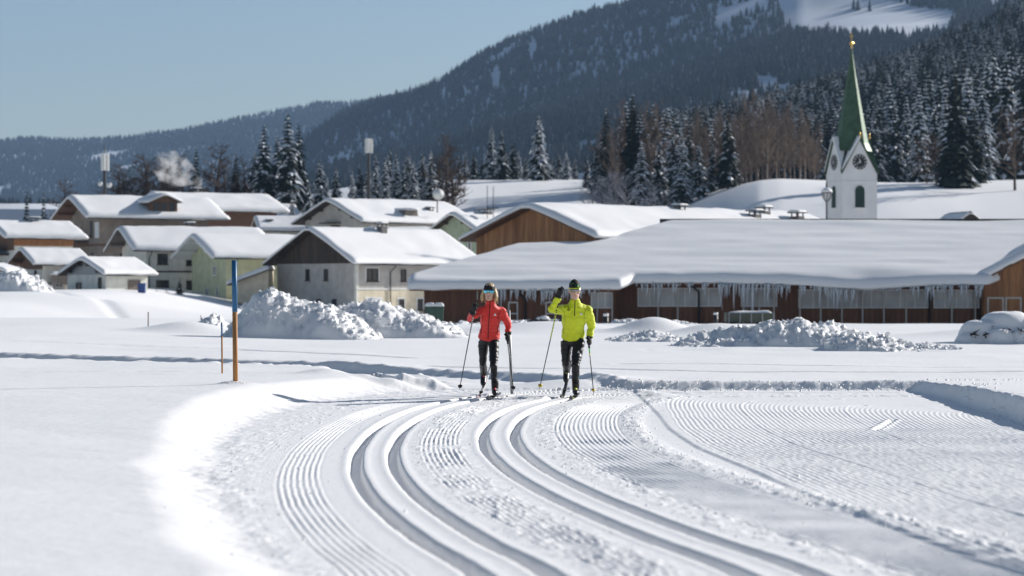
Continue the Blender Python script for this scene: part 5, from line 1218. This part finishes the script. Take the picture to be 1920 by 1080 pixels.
def visor(M, m, fm, parent, zc=.014):
    vs = []; n = 18; t = MB()
    for row_ in range(2):
        for dz in (0, 1):
            for k in range(n+1):
                a = R(-62+124*k/n); nb = .020*math.exp(-(a/.22)**2)
                z = zc+.024 if dz else zc-.026+nb; o_ = .006*row_
                vs.append(M@Vector(((.082-o_)*math.sin(a), -.030-(.078-o_)*math.cos(a), z)))
    w = n+1
    fs = [(k, k+1, w+k+1, w+k) for k in range(n)]+[(2*w+k, 3*w+k, 3*w+k+1, 2*w+k+1) for k in range(n)]+[(w+k, w+k+1, 3*w+k+1, 3*w+k) for k in range(n)]+[(k+1, k, 2*w+k, 2*w+k+1) for k in range(n)]
    t.add(vs, fs); g = t.build('sunglasses', m, parent, True)
    t = MB(); t.tube([M@Vector((.082*math.sin(R(-64+128*k/14)), -.031-.079*math.cos(R(-64+128*k/14)), zc+.026)) for k in range(15)], .0055, 6)
    for s_ in (-1, 1): t.tube([M@Vector((s_*.074, -.066, zc+.022)), M@Vector((s_*.080, -.02, zc+.018)), M@Vector((s_*.080, .02, zc+.012))], .005, 6)
    t.build('frame', fm, g, True)
def glove(name, c, axis, f, wrist, m, parent, accent=None, side=1):
    """closed hand round a pole: palm on the forearm side, four fingers and a thumb wrapped round the grip"""
    c, axis, wrist = Vector(c), Vector(axis).normalized(), Vector(wrist); e1 = (wrist-c); e1 = (e1-axis*e1.dot(axis)); e1 = e1.normalized() if e1.length > 1e-4 else axis.orthogonal().normalized(); e2 = axis.cross(e1)*side
    t = MB(); pc = c+e1*.033
    t.tube([pc-axis*.043, pc-axis*.02, pc+axis*.02, pc+axis*.043], [(.017, .030), (.020, .036), (.021, .036), (.017, .030)], 10, up=tuple(e2))
    t.tube([wrist, wrist.lerp(pc, .45), pc], [.036, .033, .030], 10)
    for i in range(4):
        o_ = axis*(.034-.0225*i); rr = .0255+(.002 if i in (1, 2) else 0); e_ = (215, 240, 235, 205)[i]
        t.tube([c+o_+(e1*math.cos(R(a))+e2*math.sin(R(a)))*rr for a in np.linspace(20, e_, 9)], [.0125, .0125, .012, .012, .0115, .011, .0105, .010, .008], 7)
    t.tube([pc+axis*.03+e2*-.008, c+axis*.052+(e1*math.cos(R(-55))+e2*math.sin(R(-55)))*.030, c+axis*.056+(e1*math.cos(R(-105))+e2*math.sin(R(-105)))*.030, c+axis*.050+(e1*math.cos(R(-150))+e2*math.sin(R(-150)))*.029], [.016, .0135, .012, .009], 7)
    g = fuse(name, t, .0048, m, parent, 2)
    if accent:
        t = MB(); p = pc+e1*.024; t.tube([p-axis*.03, p+axis*.03], [(.006, .016), (.006, .012)], 8, up=tuple(e2)); t.build('cuff_patch', accent, g)
    d = (wrist-pc).normalized(); t = MB(); t.tube([wrist-d*.022, wrist+d*.018], .044, 12); t.build('cuff', m, g, True)
    return g
def boot(ank, toe, heel, m, trim, parent):
    ank, toe, heel = Vector(ank), Vector(toe), Vector(heel); t = MB(); up_ = Vector((0, 0, 1))
    t.tube([heel+(toe-heel)*-.02+up_*.03, heel+(toe-heel)*.2+up_*.04, heel+(toe-heel)*.55+up_*.045, heel+(toe-heel)*.85+up_*.034, toe+up_*.026], [.030, .046, .046, .042, .026], 12)
    t.tube([heel+(toe-heel)*.22+up_*.04, ank, ank+(ank-heel).normalized()*.10], [.046, .050, .056], 12)
    b = fuse('boot', t, .008, m, parent, 3)
    t = MB(); a = heel+(toe-heel)*.35+up_*.088; t.tube([a, heel+(toe-heel)*.62+up_*.086, heel+(toe-heel)*.85+up_*.072], [.014, .016, .010], 6); t.build('boot_trim', trim, b, True)
    t = MB(); t.tube([heel+up_*.008, heel+(toe-heel)*.5+up_*.008, toe+up_*.008], [(.014, .036), (.014, .044), (.012, .026)], 10, up=(0, 0, 1)); t.build('sole', BLK, b)
    return b
def wrinkle(amp, sx_=9, sz=22):
    return lambda co: (amp*(fbm(co[:, 0]*sx_+co[:, 2]*6, co[:, 2]*sz+co[:, 1]*8, 3))+amp*.5*fbm(co[:, 1]*14+co[:, 0]*5, co[:, 2]*36, 2)).astype(np.float32)
def skier(J, label, jm, root_loc, fem):
    o = empty('person', root_loc); tag(o, label, 'person', 'two skiers')
    V = {k: Vector(v) for k, v in J.items() if not k.startswith('_')}; k = .86 if fem else .98
    M = Matrix.Translation(V['head'])@Euler(J['_headrot']).to_matrix().to_4x4()
    # continuous body
    b = MB(); head_lofts(b, M)
    b.tube([V['neck']+Vector((0, .03, -.06)), V['neck']+Vector((0, .0, .0)), M@Vector((0, .012, -.05))], [.062*k, .052*k, .052*k], 12)
    tor = [V['pelvis'], V['waist'], V['chest'], V['shoulder'], V['neck']]
    b.tube(tor, [(.07*k, .10*k), (.07*k, .09*k), (.08*k, .115*k), (.06*k, .10*k), (.05*k, .052*k)], 16, up=(1, 0, 0))
    for s_ in 'RL':
        b.tube([V['sh'+s_], V['el'+s_], V['wr'+s_], V['hand'+s_]], [.036*k, .028*k, .022*k, .022*k], 10)
        b.tube([V['hip'+s_], V['kn'+s_], V['kn'+s_].lerp(V['an'+s_], .35), V['an'+s_], V['heel'+s_].lerp(V['toe'+s_], .4)+Vector((0, 0, .035))], [.060*k, .036*k, .034*k, .028*k, .026], 10)
    fuse('body', b, .0065, SKIN, o, 3)
    # jacket
    t = MB(); t.tube([V['pelvis']+Vector((0, .004, .012))]+tor[1:]+[V['neck'].lerp(V['head'], .34)], J['_jack'], 22, up=(1, 0, 0))
    for s_ in 'RL':
        a, e, w = V['sh'+s_], V['el'+s_], V['wr'+s_]
        t.tube([V['shoulder'].lerp(a, .55), a, a.lerp(e, .5), e, e.lerp(w, .5), w], [.076*k, .072*k, .064*k, .057*k, .050*k, .043*k], 14); t.ball(a, .073*k); t.ball(e, .057*k)
    jk = fuse('jacket', t, .010, jm, o, 3, wrinkle(.014))
    tj = bvh(jk)
    # trousers
    t = MB(); t.tube([V['waist'].lerp(V['pelvis'], .45), V['pelvis'], V['hipR'].lerp(V['hipL'], .5)+Vector((0, 0, -.03))], [(.09*k, .12*k), (.100 if fem else .106, .140 if fem else .148), (.09*k, .125)], 20, up=(1, 0, 0))
    for s_ in 'RL':
        h, n_, a = V['hip'+s_], V['kn'+s_], V['an'+s_]
        t.tube([h+Vector((0, 0, .03)), h.lerp(n_, .35), n_, n_.lerp(a, .4), a+(n_-a).normalized()*.03], [.094*k, .080*k, .059*k, .058*k, .047*k], 16); t.ball(n_, .058*k)
    tr_ = fuse('trousers', t, .010, PANT, o, 3, wrinkle(.012, 10, 20))
    for s_ in 'RL': boot(V['an'+s_], V['toe'+s_], V['heel'+s_], BOOT, REDTRIM if fem else NEON, o)
    return o, M, jk, tj, tr_
def ski(label, pts, m1, m2, bind):
    root = empty('ski', pts[2]); tag(root, label, 'ski', 'skis of the two skiers'); P = [Vector(p)-Vector(pts[2]) for p in spline(pts, 6)]; n = len(P)
    t = MB(); t.tube(P, [(.024*(.75 if i < 3 or i > n-4 else 1)*(.5 if i == n-1 else 1), .010) for i in range(n)], 8, up=(0, 0, 1)); t.build('ski_body', m1, root)
    h = n//2; t = MB(); t.tube([p+Vector((0, 0, .0085)) for p in P[h+3:n-2]], [(.018, .004)]*(n-2-h-3), 6, up=(0, 0, 1)); t.build('top_graphic', m2, root)
    c = P[h]; t = MB(); t.box(c.x-.026, c.x+.026, c.y-.16, c.y+.12, c.z+.008, c.z+.026); t.build('binding', bind, root)
    return root
def pole(label, grip, tip, shaft, bands, basket, gripm):
    g, p = Vector(grip), Vector(tip); d = (p-g).normalized(); o = empty('ski_pole', p); tag(o, label, 'ski pole', 'ski poles'); L_ = lambda v: v-p
    t = MB(); t.tube([L_(g-d*.02), L_(p-d*.04), L_(p+d*.02)], [.0085, .0065, .003], 8); t.build('shaft', shaft, o, True)
    t = MB(); t.tube([L_(g-d*.085), L_(g-d*.075), L_(g), L_(g+d*.09)], [.012, .017, .014, .015], 10); t.build('grip', gripm, o, True)
    for a, b, m_ in bands:
        t = MB(); q = (p-g).length; t.tube([L_(g+d*q*a), L_(g+d*q*b)], .0093, 8); t.build('band', m_, o, True)
    t = MB(); t.tube([L_(p-d*.055), L_(p-d*.05), L_(p-d*.02), L_(p-d*.015)], [.012, .034, .026, .006], 10, flat=.7); t.build('basket', basket, o, True)
    return o
YS = 33.6
# woman in red
wx = X_(928, YS); WR = Vector((wx, YS, .012))
JW = dict(pelvis=(-.085, .17, .80), waist=(-.08, .10, .95), chest=(-.06, .0, 1.10), shoulder=(-.055, -.06, 1.20), neck=(-.062, -.10, 1.285), head=(-.075, -.17, 1.455),
          shR=(-.205, -.09, 1.185), elR=(-.345, -.24, 1.085), wrR=(-.300, -.42, 1.17), handR=(-.272, -.475, 1.235), shL=(.100, -.01, 1.185), elL=(.178, .13, 1.00), wrL=(.185, .10, .885), handL=(.170, .075, .825),
          hipR=(-.165, .19, .74), knR=(-.172, .20, .455), anR=(-.162, .47, .325), heelR=(-.160, .535, .25), toeR=(-.168, .36, .115), hipL=(-.015, .14, .74), knL=(-.018, -.08, .43), anL=(0, .06, .115), heelL=(0, .10, .022), toeL=(0, -.15, .022),
          _headrot=(R(4), R(3), R(-6)), _jack=[(.120, .158), (.098, .128), (.110, .150), (.082, .128), (.062, .068), (.056, .060)])
pw, Mw, jw, tjw, trw = skier(JW, 'woman skiing towards us in red jacket, black headband and cyan sunglasses', RED, WR, True)
ring_shell(Mw, .036, .100, .008, rows=5).build('headband', BLK, pw, True)
visor(Mw, CYAN, BLK, pw)
t = MB(); t.tube([Mw@Vector((-.016, -.099, -.057)), Mw@Vector((0, -.1045, -.0565)), Mw@Vector((.016, -.099, -.057))], [.003, .0055, .003], 6); t.build('lips', LIPS, pw, True)
t = MB(); rh = random.Random(4)
t2 = ring_shell(Mw, .075, .125, .008, rows=4); t.add(t2.v, t2.f)
for s_ in (-1, 1):
    for k in range(9):
        y0 = -.035+.014*k; x0 = s_*(.070+.004*rh.random()); sw = s_*rh.uniform(.01, .035)
        t.tube([Mw@Vector((x0, y0, .045)), Mw@Vector((x0+sw*.6, y0+.005, -.01)), Mw@Vector((x0+sw*1.1, y0-.012, -.065)), Mw@Vector((x0+sw*.9+s_*rh.uniform(-.01, .015), y0-.02*rh.random(), -.115-.05*rh.random()))], [.013, .017, .015, .004], 6)
for k in range(8):
    x0 = -.06+.017*k; t.tube([Mw@Vector((x0, .085, .05)), Mw@Vector((x0*1.15, .10, -.03)), Mw@Vector((x0*1.2, .085, -.11)), Mw@Vector((x0*1.1, .07, -.16))], [.016, .020, .018, .006], 6)
fuse('hair', t, .0065, HAIR, pw, 1, wrinkle(.004, 60, 10))
strip(tjw, [(-.066, 1.33), (-.075, 1.15), (-.092, .95), (-.098, .80)], .0055, BLK, 'zip', pw)
emblem(tjw, .002, 1.125, .034, WHITE, 'chest_emblem', pw, ((-.6, 0), (.6, 0), (.28, .45), (0, 1), (-.28, .45)))
strip(tjw, [(.03, .98), (.045, .88)], .004, mat('dark_red', (.25, .01, .01), .6), 'pocket_zip', pw); strip(tjw, [(-.19, .98), (-.205, .88)], .004, mat('dark_red', (.25, .01, .01), .6), 'pocket_zip', pw)
strip(tjw, [(.075, 1.19), (.045, 1.12), (.06, 1.0), (.065, .86)], .003, mat('dark_red', (.25, .01, .01), .6), 'seam', pw); strip(tjw, [(-.185, 1.17), (-.165, 1.08), (-.185, .95), (-.2, .84)], .003, mat('dark_red', (.25, .01, .01), .6), 'seam', pw)
grR, grL = Vector(JW['handR'])+Vector((0, -.035, .005)), Vector(JW['handL'])+Vector((0, -.03, -.01))
tpR = W_(862, 728, 33.95)-WR; tpL = W_(963, 731, 34.0)-WR
glove('glove', grR, grR-tpR, None, JW['wrR'], BLK, pw, None, 1); glove('glove', grL, grL-tpL, None, JW['wrL'], BLK, pw, WHITE, -1)
wb = [(.12+.025*k, .132+.025*k, SKIW) for k in range(11)]
pole('black ski pole with white bands held in the raised hand of the red skier', WR+grR, WR+tpR, CARBON, wb, BLK, BLK)
pole('black ski pole in the lowered hand of the red skier', WR+grL, WR+tpL, CARBON, [(.1+.05*k, .115+.05*k, SKIW) for k in range(6)], BLK, BLK)
ski('ski under the front foot of the red skier', [WR+Vector(v) for v in ((.07, .92, .01), (.03, .4, .004), (0, -.05, .002), (-.05, -.6, .004), (-.075, -.86, .012), (-.085, -.97, .05))], SKIB, SKIW, BLK)
ski('ski under the lifted rear foot of the red skier', [WR+Vector(v) for v in ((-.075, 1.15, .36), (-.12, .78, .235), (-.170, .36, .095), (-.212, -.05, .01), (-.232, -.32, .004), (-.245, -.52, .045))], SKIW, REDTRIM, BLK)
# man in lime yellow
mx_ = X_(1078, YS); MR = Vector((mx_, YS, .012))
JM = dict(pelvis=(-.025, .17, .80), waist=(-.025, .10, .95), chest=(-.01, .0, 1.11), shoulder=(-.005, -.06, 1.225), neck=(-.005, -.09, 1.30), head=(-.006, -.14, 1.470),
          shR=(-.185, -.08, 1.20), elR=(-.325, -.30, 1.215), wrR=(-.235, -.40, 1.385), handR=(-.205, -.43, 1.445), shL=(.180, -.02, 1.195), elL=(.232, .12, .98), wrL=(.208, .09, .835), handL=(.192, .07, .77),
          hipR=(-.115, .19, .74), knR=(-.122, .17, .46), anR=(-.108, .45, .37), heelR=(-.105, .52, .295), toeR=(-.118, .36, .16), hipL=(.055, .14, .74), knL=(.005, -.10, .43), anL=(.012, .06, .115), heelL=(.012, .11, .022), toeL=(.012, -.16, .022),
          _headrot=(R(3), R(-2), R(4)), _jack=[(.128, .168), (.114, .152), (.126, .182), (.090, .162), (.070, .076), (.061, .065)])
pm, Mm, jm_, tjm, trm = skier(JM, 'man skiing towards us in lime yellow top, black trousers and black beanie', LIME, MR, False)
cap_ = MB(); lvz = [(.030, .078, -.099, .097), (.06, .080, -.099, .099), (.095, .074, -.088, .092), (.125, .058, -.062, .07), (.148, .034, -.032, .04), (.157, .010, -.008, .012)]; n = 28; vs = []
for z, w, f0, b0 in lvz:
    for j in range(n): a = 2*math.pi*j/n; vs.append(Mm@Vector((w*math.cos(a), (f0+b0)/2+(b0-f0)/2*math.sin(a), z+.006*math.sin(a))))
cap_.add(vs, [(i*n+j, i*n+(j+1) % n, (i+1)*n+(j+1) % n, (i+1)*n+j) for i in range(len(lvz)-1) for j in range(n)]+[tuple(range(n-1, -1, -1)), tuple((len(lvz)-1)*n+j for j in range(n))])
bn = cap_.build('beanie', BLK, pm, True); tb_ = bvh(bn)
hx, hz_ = JM['head'][0], JM['head'][2]
emblem(tb_, hx-.03, hz_+.05, .055, NGREEN, 'beanie_patch', bn, ((-.6, -.2), (.75, .5), (.1, .95), (-.45, .85)), .004)
emblem(tb_, hx+.045, hz_+.055, .03, NGREEN, 'beanie_patch', bn, ((-.5, 0), (.5, 0), (0, 1)), .003)
visor(Mm, GREYL, NEON, pm)
t = MB(); t.tube([Mm@Vector((-.017, -.099, -.057)), Mm@Vector((0, -.1045, -.0565)), Mm@Vector((.017, -.099, -.057))], [.003, .0048, .003], 6); t.build('lips', LIPS, pm, True)
strip(tjm, [(-.004, 1.335), (-.006, 1.24), (-.008, 1.12)], .0055, BLK, 'zip', pm)
emblem(tjm, .085, 1.135, .038, WHITE, 'chest_emblem', pm, ((-.6, 0), (.6, 0), (.28, .45), (0, 1), (-.28, .45)))
strip(tjm, [(-.10, 1.24), (-.085, 1.21), (-.07, 1.20)], .006, BLK, 'shoulder_mark', pm); strip(tjm, [(-.115, 1.215), (-.09, 1.19)], .005, BLK, 'shoulder_mark', pm)
OLIVE = mat('dark_lime', (.36, .42, .01), .65)
strip(tjm, [(.145, 1.22), (.125, 1.12), (.13, 1.0), (.125, .86)], .003, OLIVE, 'seam', pm); strip(tjm, [(-.155, 1.18), (-.14, 1.08), (-.155, .95), (-.16, .86)], .003, OLIVE, 'seam', pm)
ttm = bvh(trm); emblem(ttm, .05, .605, .036, WHITE, 'thigh_emblem', pm, ((-.6, 0), (.6, 0), (.28, .45), (0, 1), (-.28, .45)))
ttw = bvh(trw); emblem(ttw, .03, .60, .022, WHITE, 'thigh_emblem', pw, ((-.6, 0), (.6, 0), (.28, .45), (0, 1), (-.28, .45)))
grR, grL = Vector(JM['handR'])+Vector((0, -.03, .01)), Vector(JM['handL'])+Vector((0, -.03, -.01))
tpR = W_(1012, 727, 33.95)-MR; tpL = W_(1113, 736, 33.8)-MR
glove('glove', grR, grR-tpR, None, JM['wrR'], BLK, pm, NEON, 1); glove('glove', grL, grL-tpL, None, JM['wrL'], BLK, pm, YEL, -1)
rb_ = random.Random(2); yb = []; a = .16
while a < .47: w = rb_.uniform(.008, .022); yb.append((a, a+w, NEON)); a += w+rb_.uniform(.006, .014)
pole('black and yellow ski pole held in the raised hand of the yellow skier', MR+grR, MR+tpR, CARBON, yb, YEL, BLK)
pole('black ski pole with yellow basket in the lowered hand of the yellow skier', MR+grL, MR+tpL, CARBON, [(.12, .2, NGREEN), (.22, .26, NEON)], YEL, BLK)
ski('ski under the front foot of the yellow skier', [MR+Vector(v) for v in ((.08, .92, .01), (.045, .4, .004), (.012, -.05, .002), (-.04, -.6, .004), (-.07, -.86, .012), (-.08, -.97, .05))], SKIB, NEON, BLK)
ski('ski under the lifted rear foot of the yellow skier', [MR+Vector(v) for v in ((-.03, 1.12, .46), (-.075, .75, .31), (-.118, .36, .14), (-.165, -.02, .015), (-.19, -.30, .004), (-.20, -.50, .045))], SKIB, NEON, BLK)
bpy.data.scenes.remove(tmp_scene)
